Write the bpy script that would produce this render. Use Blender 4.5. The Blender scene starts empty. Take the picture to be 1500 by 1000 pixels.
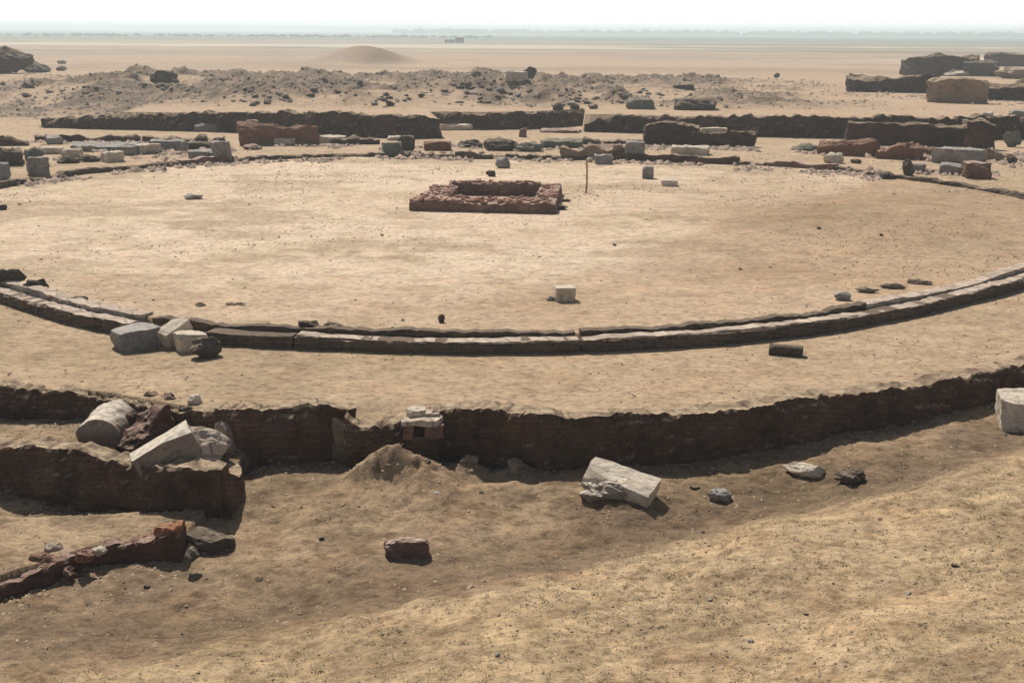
import bpy, math, random
import numpy as np
from mathutils import Matrix, Vector

random.seed(7)
C = bpy.context.scene.collection
S = bpy.context.scene

# ------------------------------------------------------------------ camera model
F, H, YH, ROLL = 1780.0, 8.0, 46.0, 0.0062
PITCH = math.atan((500 - YH) / F)
FWD = np.array([0, math.cos(PITCH), -math.sin(PITCH)])
RT0 = np.array([1.0, 0, 0]); UP0 = np.array([0, math.sin(PITCH), math.cos(PITCH)])
cr, sr = math.cos(ROLL), math.sin(ROLL)
RT = cr * RT0 + sr * UP0
UP = -sr * RT0 + cr * UP0

def ray(px, py):
    d = FWD + RT * (px - 750) / F - UP * (py - 500) / F
    return d

def at(px, py, z=0.0):
    d = ray(px, py)
    t = (z - H) / d[2]
    return (d[0] * t, d[1] * t)

def ztop(px, py, x, y):
    d = ray(px, py)
    return H + math.hypot(x, y) * d[2] / math.hypot(d[0], d[1])

# ------------------------------------------------------------------ noise
def _h(ix, iy, seed):
    n = (ix.astype(np.int64) * 374761393 + iy.astype(np.int64) * 668265263 + seed * 974711) & 0x7fffffff
    n = ((n ^ (n >> 13)) * 1274126177) & 0x7fffffff
    n = (n ^ (n >> 16)) & 0xffff
    return n / 65535.0

def vn(x, y, seed=0):
    x = np.asarray(x, float); y = np.asarray(y, float)
    ix = np.floor(x); iy = np.floor(y); fx = x - ix; fy = y - iy
    fx = fx * fx * (3 - 2 * fx); fy = fy * fy * (3 - 2 * fy)
    a = _h(ix, iy, seed); b = _h(ix + 1, iy, seed); c = _h(ix, iy + 1, seed); d = _h(ix + 1, iy + 1, seed)
    return (a + (b - a) * fx) * (1 - fy) + (c + (d - c) * fx) * fy

def fbm(x, y, seed=0, o=4):
    s = 0; a = 0.5; f = 1.0
    for i in range(o):
        s = s + a * (vn(x * f + 17.3 * i, y * f - 9.1 * i, seed + i) * 2 - 1); a *= 0.5; f *= 2.03
    return s

def sstep(a, b, x):
    if a > b: return 1 - sstep(b, a, x)
    t = np.clip((x - a) / (b - a), 0, 1)
    return t * t * (3 - 2 * t)

# ------------------------------------------------------------------ the round court (traced)
RC = (-1.17, 55.9)
ring_front = [(0,430),(57,449),(133,470),(200,480),(333,493),(433,496),(500,499),(600,503),(700,504),(833,502),(1000,495),(1167,480),(1283,461),(1400,436),(1500,411)]
ring_back = [(0,278),(60,266),(120,256),(200,249),(300,242),(400,235),(500,231),(600,231),(700,234),(850,235),(1000,240),(1100,243),(1200,250),(1300,262),(1400,275),(1500,293)]
_rp = []
for q in ring_front + ring_back:
    x, y = at(q[0], q[1], 0.0)
    _rp.append((math.atan2(y - RC[1], x - RC[0]), math.hypot(x - RC[0], y - RC[1])))
_rp.sort()
_ra = np.array([p[0] for p in _rp]); _rr = np.array([p[1] for p in _rp])
_ra = np.concatenate([_ra - 2*math.pi, _ra, _ra + 2*math.pi]); _rr = np.tile(_rr, 3)
_tt = np.linspace(-math.pi, math.pi, 721)
_tr = np.interp(_tt, _ra, _rr)
k = np.exp(-0.5 * (np.arange(-14, 15) / 5.0) ** 2); k /= k.sum()
_tr = np.convolve(np.concatenate([_tr[-15:-1], _tr, _tr[1:15]]), k, 'valid')
def ringR(th): return np.interp(th, _tt, _tr)
def ring_th(px, py):
    x, y = at(px, py, 0.0); return math.atan2(y - RC[1], x - RC[0])

# ------------------------------------------------------------------ scarps (px, y_top, y_bottom, z_bottom)
ZP = -0.28
MAIN = [(765,607,688,-1.30),(850,608,687,-1.3),(930,607,683,-1.29),(1000,606,676,-1.27),(1060,599,668,-1.22),(1200,580,645,-1.15),(1350,561,612,-1.0),(1500,534,575,-.9),(1640,505,540,-.85)]
MIDW = [(506,604,684,-1.3),(528,620,684,-1.3),(560,622,684,-1.3),(588,610,682,-1.3),(655,600,680,-1.3),(700,597,680,-1.3),(766,606,688,-1.3)]
LEFTW = [(318,601,668,-1.22),(350,601,672,-1.22),(400,601,674,-1.25),(470,596,670,-1.25),(522,600,664,-1.25)]
FARL = [(-150,560,612,-.95),(-60,563,613,-.95),(0,568,610,-.9),(60,573,608,-.85),(120,582,603,-.75),(170,590,612,-.8),(250,598,640,-1.0),(322,601,668,-1.22)]
SEC = [(-200,632,712,-1.75),(-100,642,716,-1.7),(0,652,722,-1.65),(60,656,730,-1.62),(130,664,742,-1.6),(200,676,752,-1.6),(270,682,760,-1.6),(326,690,758,-1.55)]
LOW = [(-60,872,896,-1.76),(0,860,884,-1.75),(40,843,868,-1.73),(80,828,856,-1.72),(130,806,836,-1.7),(200,792,825,-1.68),(268,776,822,-1.65)]
BK1 = [(60,176,184,-.15),(120,170,187,-.2),(180,168,189,-.25),(300,166,192,-.3),(400,165,196,-.3),(500,166,200,-.3),(600,170,203,-.3),(645,173,202,-.3)]
BK2 = [(632,167,189,-.3),(700,167,190,-.3),(780,166,189,-.3),(856,166,182,-.2)]
BK3 = [(856,180,193,-.3),(900,171,194,-.3),(950,170,195,-.3),(1000,171,197,-.3),(1100,170,200,-.3),(1200,171,202,-.3),(1300,171,203,-.3),(1400,172,204,-.3),(1500,173,204,-.3),(1640,175,204,-.3)]

def pts(tr):
    out = []
    for px, yt, yb, zb in tr:
        x, y = at(px, yb, zb)
        out.append((x, y, zb, ztop(px, yt, x, y)))
    return out
W_MAIN, W_MID, W_LEFT, W_FARL, W_SEC, W_LOW = [pts(t) for t in (MAIN, MIDW, LEFTW, FARL, SEC, LOW)]
def clampz(W): return [(a, b, c, max(d, ZP - .01)) for a, b, c, d in W]
W_MAIN, W_LEFT, W_FARL = [clampz(w_) for w_ in (W_MAIN, W_LEFT, W_FARL)]
DENT = at(550, 606, -.3)
W_B1, W_B2, W_B3 = [pts(t) for t in (BK1, BK2, BK3)]

def inpoly(x, y, poly):
    r = np.zeros(x.shape, bool)
    n = len(poly)
    for i in range(n):
        x1, y1 = poly[i]; x2, y2 = poly[(i + 1) % n]
        if y1 == y2: continue
        c = ((y1 > y) != (y2 > y)) & (x < (x2 - x1) * (y - y1) / (y2 - y1) + x1)
        r ^= c
    return r

def back(ps, d):
    out = []
    for p in ps:
        r = math.hypot(p[0], p[1]); out.append((p[0] * (1 + d / r), p[1] * (1 + d / r)))
    return out

# polygon of everything below the front scarp (trench, foreground, behind camera)
front_line = back(W_FARL, .25)[:-1] + back(W_LEFT, .3)[:-1] + back(W_MID, .3)[:-1] + back(W_MAIN, .3)
POLY_T = [(-400, front_line[0][1] - 2)] + front_line + [(400, front_line[-1][1] + 60), (400, -400), (-400, -400)]
# left corridor (higher floor) behind the second wall
sl = back(W_SEC, .4)
POLY_B = [(-400, sl[0][1] - 5)] + sl + [(sl[-1][0] + .1, sl[-1][1] + 2.0), (back(W_FARL, .25)[-1][0]-.15, back(W_FARL, .25)[-1][1])] + back(W_FARL, .25)[::-1] + [(-400, front_line[0][1] - 2)]
ll = back(W_LOW, .2)
POLY_G = [(ll[0][0] - 1.5, ll[0][1] - .6)] + ll + [(ll[-1][0] + .05, ll[-1][1] + 1.6), (ll[0][0] - 3.0, ll[0][1] + 2.6)]
bl = [(-600, W_B1[0][1] + .5), (-60, W_B1[0][1] + .5)] + back(W_B1, .5) + back(W_B2, .5) + back(W_B3, .5) + [(600, back(W_B3, .5)[-1][1])]
POLY_D = bl + [(40000, 3000), (40000, 40000), (-40000, 40000), (-40000, 3000)]

def cps(lst):
    a = []
    for px, py, z in lst:
        x, y = at(px, py, z); a.append((x, y, z))
    return np.array(a)
CT = cps([(330,700,-1.5),(420,690,-1.3),(500,690,-1.28),(600,700,-1.25),(700,700,-1.28),(800,697,-1.3),(900,700,-1.3),(1000,690,-1.27),(1100,678,-1.2),(1300,640,-1.05),(1480,600,-.95),
  (1100,720,-1.25),(1300,690,-1.05),(1450,650,-.9),(20,735,-1.66),(200,775,-1.62),(330,790,-1.6),(500,780,-1.5),(800,780,-1.42),(1000,760,-1.34),
  (0,900,-1.72),(300,880,-1.66),(400,960,-1.35),(560,920,-1.25),(760,870,-1.1),(900,850,-1.0),(1200,800,-.82),(1450,740,-.62),(1450,690,-.75),(60,990,-1.5),(750,1000,-.85),(1500,1000,-.35),(1800,800,-.3),(-200,800,-1.7)])
CTN = cps([(250,962,-1.35),(400,918,-1.25),(560,884,-1.2),(750,856,-1.12),(900,820,-1.05),(1020,778,-1.05),(1100,752,-1.05),(1200,744,-1.0),(1300,733,-.95),(1420,692,-.85),(1500,655,-.8),(1650,600,-.7)])

def field(x, y, cp, w=1.1):
    num = np.zeros(x.shape); den = np.zeros(x.shape) + 1e-12
    for cx, cy, cz in cp:
        d2 = (x - cx) ** 2 + (y - cy) ** 2
        wt = 1.0 / (d2 + w) ** 2
        num += wt * cz; den += wt
    return num / den

BUMPS_T = [(584,702,-1.28,.58,.74,.42),(545,706,-1.28,.3,.5,.4),(686,692,-1.28,.3,.33,.3),(757,692,-1.28,.2,.35,.3),(628,712,-1.28,.3,.5,.45),(560,735,-1.3,.12,1.4,.6),(740,720,-1.3,.1,1.6,.6),
           (300,775,-1.6,.1,.35,.4),(1040,735,-1.25,.1,.7,.4),(900,740,-1.3,.12,1.2,.6),(1240,705,-1.05,.06,.7,.3)]
BUMPS_D = [(532,91,1.0,3.6,9.5,9),(30,163,.9,1.0,3.2,3),(0,116,1.0,.8,8,8),(390,150,1.2,.9,6,5),(560,152,1.2,1.2,4.5,4),(450,128,1.2,1.1,9,8),(650,145,1.2,.9,6,5),
           (760,142,1.2,.9,7,6),(240,125,1.2,1.2,7,7),(120,135,1.2,.8,7,7),(880,150,1.2,.5,5,5),(690,118,1.2,.8,9,9),(960,133,1.2,.5,7,6)]

def _b(lst):
    return [(at(a, b, z) + (h, sx, sy)) for a, b, z, h, sx, sy in lst]
BT, BD = _b(BUMPS_T), _b(BUMPS_D)

def terrain(x, y, full=False):
    x = np.atleast_1d(np.asarray(x, float)); y = np.atleast_1d(np.asarray(y, float))
    r = np.hypot(x, y)
    dx, dy = x - RC[0], y - RC[1]
    rr = np.hypot(dx, dy); R = ringR(np.arctan2(dy, dx))
    plat = ZP + (0.26 - ZP) * sstep(45, 72, y)
    plat = plat - 0.55 * sstep(78, 98, y)
    z = plat + 0.03 * fbm(x * .35, y * .35, 3)
    plat = plat - .30 * np.exp(-(((x - DENT[0]) / .75) ** 2 + ((y - DENT[1] + .2) / 1.0) ** 2) ** 1.5)
    z = plat + 0.03 * fbm(x * .35, y * .35, 3)
    inside = rr < R - 0.7 + .8 * sstep(52, 64, y)
    z = np.where(inside, 0.03 + .06 * (1 - sstep(34, 50, y)) + 0.08 * fbm(x * .11, y * .11, 5, 3) + .012 * fbm(x * 1.1, y * 1.1, 6, 3), z)
    # shallow brown swell in the right of the court
    for px, py, hh, sx, sy in ((1250,325,.5,5.0,5.5),(1050,350,.12,4,3),(1400,330,.22,4,5)):
        cx, cy = at(px, py, 0)
        z = z + np.where(inside, hh * np.exp(-((x - cx) / sx) ** 2 - ((y - cy) / sy) ** 2), 0)
    # beyond the far scarp
    mD = inpoly(x, y, POLY_D) | (r > 700)
    zd = 1.15 - 1.2 * sstep(230, 700, r) + .25 * fbm(x * .03, y * .03, 11, 4) * sstep(100, 130, r)
    rub = sstep(-75, -45, x) * (1 - sstep(15, 42, x - (y - 120) * .12)) * sstep(112, 120, y) * (1 - sstep(165, 200, y))
    rubn = rub * (0.12 + 0.88 * sstep(.36, .6, .7 * vn(x * .12, y * .09, 21) + .3 * vn(x * .4, y * .3, 22)))
    zd = zd + rubn * (.35 + 1.7 * np.abs(fbm(x * .28, y * .22, 12, 5)) + .35 * vn(x * 1.3, y * 1.3, 14))
    for cx, cy, hh, sx, sy in BD:
        zd = zd + hh * np.exp(-((x - cx) / sx) ** 2 - ((y - cy) / sy) ** 2)
    lf = 1 - sstep(-38, -33, x)
    zd = zd * (1 - lf) + (plat + (zd - plat) * sstep(W_B1[0][1] + 1, W_B1[0][1] + 38, y)) * lf
    z = np.where(mD, zd, z)
    # trench + foreground
    mT = inpoly(x, y, POLY_T)
    zt = np.zeros(x.shape)
    near = y < 60
    xn, yn = x[near], y[near]
    v = field(xn, yn, CT)
    for cx, cy, hh, sx, sy in BT:
        v = v + hh * np.exp(-((xn - cx) / sx) ** 2 - ((yn - cy) / sy) ** 2) * (.75 + .4 * vn(xn * 2.5, yn * 2.5, 31) + .25 * vn(xn * 8, yn * 8, 32))
    # edge of the lighter bank
    ex = CTN[:, 0]; ey = CTN[:, 1]
    by = np.interp(xn, ex, ey) + .35 * fbm(xn * .8, yn * 0 + .5, 44, 3)
    bank = 1 - sstep(-.8, .35, yn - by + .5 * fbm(xn * 2.3, yn * 2.3, 47, 3))
    bank = np.where(xn < ex[0], bank * sstep(ex[0] - 5, ex[0], xn), bank)
    v = v + .13 * bank
    v = v + .10 * fbm(xn * .8, yn * .8, 8, 5) * sstep(27, 24.5, yn) + .045 * fbm(xn * 3.1, yn * 3.1, 9, 4) - .14 * np.exp(-((yn - by - 1.3) / 1.1) ** 2) * sstep(-9, -4, xn)
    mB = inpoly(xn, yn, POLY_B)
    v = np.where(mB, -1.02 + .12 * sstep(24, 27, yn) + .06 * fbm(xn * .8, yn * .8, 18), v)
    mG = inpoly(xn, yn, POLY_G)
    v = np.where(mG, -1.33 + .05 * fbm(xn, yn, 19), v)
    zt[near] = v
    z = np.where(mT, zt, z)
    if full:
        bk = np.zeros(x.shape); bk[near] = bank; tr_g = np.zeros(x.shape); tr_g[near] = np.exp(-((yn - by - 1.2) / 1.2) ** 2)
        return z, dict(mT=mT, mD=mD, inside=inside, bank=bk, trough=tr_g, rub=rubn, r=r)
    return z

def gz(x, y): return float(terrain(x, y)[0])

def ground(px, py):
    d = ray(px, py); dxy = math.hypot(d[0], d[1])
    rs = np.concatenate([np.linspace(10, 60, 1600), np.linspace(60, 260, 3000), np.geomspace(260, 4000, 500)])
    x = d[0] / dxy * rs; y = d[1] / dxy * rs
    zr = H + d[2] / dxy * rs
    zt = terrain(x, y)
    i = np.argmax(zt >= zr)
    return x[i], y[i], zt[i]

# ------------------------------------------------------------------ materials
def N(nt, t, **kw):
    n = nt.nodes.new(t)
    for k_, v in kw.items():
        if k_.startswith('i_'):
            n.inputs[k_[2:].replace('_', ' ')].default_value = v
        else: setattr(n, k_, v)
    return n

def newmat(name):
    m = bpy.data.materials.new(name); m.use_nodes = True
    nt = m.node_tree; b = nt.nodes['Principled BSDF']
    b.inputs['Roughness'].default_value = .95
    b.inputs['Specular IOR Level'].default_value = .15
    return m, nt, b

def ramp(nt, src, stops):
    r = nt.nodes.new('ShaderNodeValToRGB')
    e = r.color_ramp.elements
    while len(e) < len(stops): e.new(.5)
    for el, (p, c) in zip(e, stops):
        el.position = p; el.color = c if len(c) == 4 else (*c, 1)
    nt.links.new(src, r.inputs['Fac']); return r

def mixc(nt, a, b, fac, mode='MIX'):
    m = nt.nodes.new('ShaderNodeMix'); m.data_type = 'RGBA'; m.blend_type = mode
    for i, s in ((0, fac), (6, a), (7, b)):
        if isinstance(s, (int, float)): m.inputs[i].default_value = s
        elif isinstance(s, tuple): m.inputs[i].default_value = (*s, 1)
        else: nt.links.new(s, m.inputs[i])
    return m.outputs[2]

def noise(nt, vec, scale, detail=5, rough=.6):
    n = nt.nodes.new('ShaderNodeTexNoise'); n.inputs['Scale'].default_value = scale
    n.inputs['Detail'].default_value = detail; n.inputs['Roughness'].default_value = rough
    nt.links.new(vec, n.inputs['Vector']); return n.outputs['Fac']

SAND = (.42, .32, .21)
def mat_stone(name, c1, c2, scale=3.0, dust=.6, bump=.5, brick=None, dust_lit_col=SAND, mortar=(.3, .24, .18)):
    m, nt, b = newmat(name)
    tc = nt.nodes.new('ShaderNodeTexCoord'); geo = nt.nodes.new('ShaderNodeNewGeometry')
    vec = geo.outputs['Position']
    f1 = noise(nt, vec, scale, 8, .65); f2 = noise(nt, vec, scale * 6, 4, .6); f3 = noise(nt, vec, scale * .35, 3, .5)
    col = mixc(nt, c1, c2, ramp(nt, f1, [(.35, (0, 0, 0)), (.65, (1, 1, 1))]).outputs[0])
    col = mixc(nt, col, tuple(v * .55 for v in c2), ramp(nt, f2, [(.5, (0, 0, 0)), (.75, (.7, .7, .7))]).outputs[0])
    col = mixc(nt, col, tuple(min(1, v * 1.35) for v in c1), ramp(nt, f3, [(.45, (0, 0, 0)), (.7, (.6, .6, .6))]).outputs[0])
    st = noise(nt, vec, scale * .7, 6, .7)
    col = mixc(nt, col, (.52, .44, .36), ramp(nt, st, [(.52, (0, 0, 0)), (.62, (.75, .75, .75))]).outputs[0], 'MULTIPLY')
    h = f1
    if brick:
        sep = nt.nodes.new('ShaderNodeSeparateXYZ'); nt.links.new(vec, sep.inputs[0])
        ad = nt.nodes.new('ShaderNodeMath'); ad.operation = 'ADD'
        nt.links.new(sep.outputs[0], ad.inputs[0])
        mu = nt.nodes.new('ShaderNodeMath'); mu.operation = 'MULTIPLY'; mu.inputs[1].default_value = .45
        nt.links.new(sep.outputs[1], mu.inputs[0]); nt.links.new(mu.outputs[0], ad.inputs[1])
        cb = nt.nodes.new('ShaderNodeCombineXYZ'); nt.links.new(ad.outputs[0], cb.inputs[0]); 
        my = nt.nodes.new('ShaderNodeMath'); my.operation = 'MULTIPLY_ADD'; my.inputs[1].default_value = .37
        nt.links.new(sep.outputs[1], my.inputs[0]); nt.links.new(sep.outputs[2], my.inputs[2]); nt.links.new(my.outputs[0], cb.inputs[1])
        dn = nt.nodes.new('ShaderNodeVectorMath'); dn.operation = 'ADD'
        nz = nt.nodes.new('ShaderNodeTexNoise'); nz.inputs['Scale'].default_value = 1.2; nt.links.new(vec, nz.inputs['Vector'])
        sc_ = nt.nodes.new('ShaderNodeVectorMath'); sc_.operation = 'SCALE'; sc_.inputs['Scale'].default_value = .12
        nt.links.new(nz.outputs['Color'], sc_.inputs[0]); nt.links.new(cb.outputs[0], dn.inputs[0]); nt.links.new(sc_.outputs[0], dn.inputs[1])
        br = nt.nodes.new('ShaderNodeTexBrick'); br.inputs['Scale'].default_value = 1.0
        br.inputs['Brick Width'].default_value = brick[0]; br.inputs['Row Height'].default_value = brick[1]
        br.inputs['Mortar Size'].default_value = brick[1] * .12; br.inputs['Mortar Smooth'].default_value = .4
        br.inputs['Color1'].default_value = (1, 1, 1, 1); br.inputs['Color2'].default_value = (.55, .55, .55, 1)
        br.inputs['Mortar'].default_value = (.8, .8, .8, 1)
        nt.links.new(dn.outputs[0], br.inputs['Vector'])
        col = mixc(nt, col, br.outputs['Color'], .6, 'MULTIPLY')
        mf = nt.nodes.new('ShaderNodeMath'); mf.operation = 'MULTIPLY'; mf.inputs[1].default_value = .6
        nt.links.new(br.outputs['Fac'], mf.inputs[0])
        col = mixc(nt, col, mortar, mf.outputs[0])
        sb = nt.nodes.new('ShaderNodeMath'); sb.operation = 'SUBTRACT'
        nt.links.new(f1, sb.inputs[0]); nt.links.new(mf.outputs[0], sb.inputs[1]); h = sb.outputs[0]
    if dust > 0:  # upward faces: settled sand, plus painted sunlit tops on drumstone and brick
        sp = nt.nodes.new('ShaderNodeSeparateXYZ'); nt.links.new(geo.outputs['Normal'], sp.inputs[0])
        r1 = ramp(nt, sp.outputs[2], [(.55, (0, 0, 0)), (.9, (dust, dust, dust))])
        r2 = ramp(nt, noise(nt, vec, scale * 1.3, 5, .6), [(.35, (.25, .25, .25)), (.6, (1, 1, 1))])
        mm = nt.nodes.new('ShaderNodeMath'); mm.operation = 'MULTIPLY'
        nt.links.new(r1.outputs[0], mm.inputs[0]); nt.links.new(r2.outputs[0], mm.inputs[1])
        col = mixc(nt, col, dust_lit_col, mm.outputs[0])
    nt.links.new(col, b.inputs['Base Color'])
    bp = nt.nodes.new('ShaderNodeBump'); bp.inputs['Strength'].default_value = bump; bp.inputs['Distance'].default_value = .04
    nt.links.new(h, bp.inputs['Height']); nt.links.new(bp.outputs[0], b.inputs['Normal'])
    return m

M = {
 'lime': mat_stone('pale_limestone', (.60, .52, .42), (.42, .35, .27), 5, .25, 1.0, dust_lit_col=(.6, .53, .42)),
 'grey': mat_stone('grey_stone', (.28, .26, .245), (.17, .155, .145), 5, .5, .6, dust_lit_col=(.5, .45, .38)),
 'drumstone': mat_stone('brown_stone_lit_top', (.30, .24, .19), (.20, .16, .13), 5, .95, .6, dust_lit_col=(.62, .55, .45)),  # pale upward faces paint sunlit tops against shaded sides
 'dark': mat_stone('dark_weathered_stone', (.10, .08, .065), (.055, .045, .04), 5, .35, .7),
 'green': mat_stone('grey_green_stone', (.16, .17, .14), (.10, .11, .095), 5, .4, .7),
 'brickdark': mat_stone('dark_red_brick', (.13, .06, .045), (.085, .042, .033), 5, .6, .9, (.30, .085), (.5, .36, .28), (.12, .08, .06)),
 'brick': mat_stone('red_brick', (.27, .155, .12), (.15, .085, .068), 5, .85, .9, (.30, .085), (.56, .42, .33), (.22, .16, .13)),  # pinkish sandy tops, also painted paler as if sunlit
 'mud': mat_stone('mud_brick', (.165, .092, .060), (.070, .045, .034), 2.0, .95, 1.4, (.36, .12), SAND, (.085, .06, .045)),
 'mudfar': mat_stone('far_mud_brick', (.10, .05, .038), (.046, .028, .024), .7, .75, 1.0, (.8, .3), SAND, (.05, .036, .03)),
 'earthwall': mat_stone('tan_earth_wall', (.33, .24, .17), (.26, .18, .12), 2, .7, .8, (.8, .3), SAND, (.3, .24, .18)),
 'ring': mat_stone('ring_masonry', (.13, .092, .07), (.08, .058, .045), 6, .2, .9, (.5, .14), SAND, (.2, .16, .13)),
 'rubble': mat_stone('rubble_brown_grey', (.19, .155, .13), (.12, .10, .085), 3, .3, .6),
 'coping': mat_stone('worn_pinkish_coping', (.58, .48, .40), (.42, .34, .27), 3, .35, .9, (.55, .32), dust_lit_col=(.46, .36, .26), mortar=(.2, .15, .12)),
 'orange': mat_stone('orange_brick', (.42, .16, .075), (.28, .11, .06), 5, .25, .9, (.26, .08)),
 'redrubble': mat_stone('red_brick_rubble', (.30, .125, .08), (.17, .08, .06), 5, .35, 1.0, (.26, .08)),
 'pinkbrick': mat_stone('pinkish_brick', (.46, .27, .21), (.22, .12, .095), 7, .2, .5),
 'wood': mat_stone('brown_timber', (.5, .36, .24), (.38, .27, .17), 9, 0, .4),
 'black': mat_stone('hollow_shade', (.02, .018, .016), (.012, .012, .012), 5, 0, .3),
}

# ground material
def mat_ground():
    m, nt, b = newmat('sandy_ground')
    geo = nt.nodes.new('ShaderNodeNewGeometry'); vec = geo.outputs['Position']
    at_ = nt.nodes.new('ShaderNodeAttribute'); at_.attribute_name = 'soil_shade'
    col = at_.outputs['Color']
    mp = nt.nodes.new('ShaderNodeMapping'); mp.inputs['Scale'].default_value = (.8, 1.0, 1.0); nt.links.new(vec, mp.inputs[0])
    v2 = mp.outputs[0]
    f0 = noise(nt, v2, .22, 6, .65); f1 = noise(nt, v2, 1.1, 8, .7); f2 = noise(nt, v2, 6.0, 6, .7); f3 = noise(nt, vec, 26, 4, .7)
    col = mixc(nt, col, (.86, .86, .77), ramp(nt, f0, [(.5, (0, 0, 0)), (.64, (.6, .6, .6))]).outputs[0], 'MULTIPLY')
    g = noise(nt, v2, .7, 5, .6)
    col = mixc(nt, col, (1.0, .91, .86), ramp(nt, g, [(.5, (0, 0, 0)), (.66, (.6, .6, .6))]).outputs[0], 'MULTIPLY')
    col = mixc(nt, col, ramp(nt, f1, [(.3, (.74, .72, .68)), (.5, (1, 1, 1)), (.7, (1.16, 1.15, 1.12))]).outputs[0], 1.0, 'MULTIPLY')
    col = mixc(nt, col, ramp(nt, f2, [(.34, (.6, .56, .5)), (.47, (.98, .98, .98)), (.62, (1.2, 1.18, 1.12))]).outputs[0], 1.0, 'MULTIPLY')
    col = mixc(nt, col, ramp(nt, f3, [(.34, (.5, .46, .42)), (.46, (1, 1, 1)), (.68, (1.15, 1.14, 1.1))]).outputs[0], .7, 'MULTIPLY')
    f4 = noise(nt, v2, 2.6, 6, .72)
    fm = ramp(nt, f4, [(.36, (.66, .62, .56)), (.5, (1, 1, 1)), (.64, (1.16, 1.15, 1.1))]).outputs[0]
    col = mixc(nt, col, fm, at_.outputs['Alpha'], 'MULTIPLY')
    nt.links.new(col, b.inputs['Base Color'])
    b.inputs['Roughness'].default_value = 1.0
    ad = nt.nodes.new('ShaderNodeMath'); ad.operation = 'MULTIPLY_ADD'; ad.inputs[1].default_value = 2.5
    nt.links.new(f2, ad.inputs[0]); nt.links.new(f3, ad.inputs[2])
    bp = nt.nodes.new('ShaderNodeBump'); bp.inputs['Strength'].default_value = .55; bp.inputs['Distance'].default_value = .045
    nt.links.new(ad.outputs[0], bp.inputs['Height']); nt.links.new(bp.outputs[0], b.inputs['Normal'])
    return m
M['ground'] = mat_ground()

# ------------------------------------------------------------------ mesh helpers
def mkmesh(name, V, Fq, mat, parent=None, smooth=False):
    me = bpy.data.meshes.new(name)
    V = np.asarray(V, np.float32).reshape(-1, 3)
    if isinstance(Fq, np.ndarray):
        n, kk = Fq.shape
        me.vertices.add(len(V)); me.vertices.foreach_set('co', V.ravel())
        me.loops.add(n * kk); me.loops.foreach_set('vertex_index', Fq.astype(np.int32).ravel())
        me.polygons.add(n); me.polygons.foreach_set('loop_start', np.arange(0, n * kk, kk, dtype=np.int32))
        me.update(calc_edges=True)
    else:
        me.from_pydata([tuple(map(float, v)) for v in V], [], Fq)
    if smooth: me.polygons.foreach_set('use_smooth', np.ones(len(me.polygons), bool))
    me.materials.append(mat)
    me.validate()
    o = bpy.data.objects.new(name, me); C.objects.link(o)
    if parent is not None: o.parent = parent
    return o

def tag(o, label=None, cat=None, group=None, kind=None):
    if label: o['label'] = label
    if cat: o['category'] = cat
    if group: o['group'] = group
    if kind: o['kind'] = kind
    return o

def empty(name, loc):
    o = bpy.data.objects.new(name, None); C.objects.link(o); o.location = loc; o.empty_display_size = .3
    return o

def gridfaces(nu, nv, closed_v=False, off=0):
    f = []
    i = np.arange(nu - 1)[:, None]; j = np.arange(nv if closed_v else nv - 1)[None, :]
    j2 = (j + 1) % nv
    a = i * nv + j; b_ = (i + 1) * nv + j; c = (i + 1) * nv + j2; d = i * nv + j2
    return np.stack([a, b_, c, d], -1).reshape(-1, 4) + off

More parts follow.
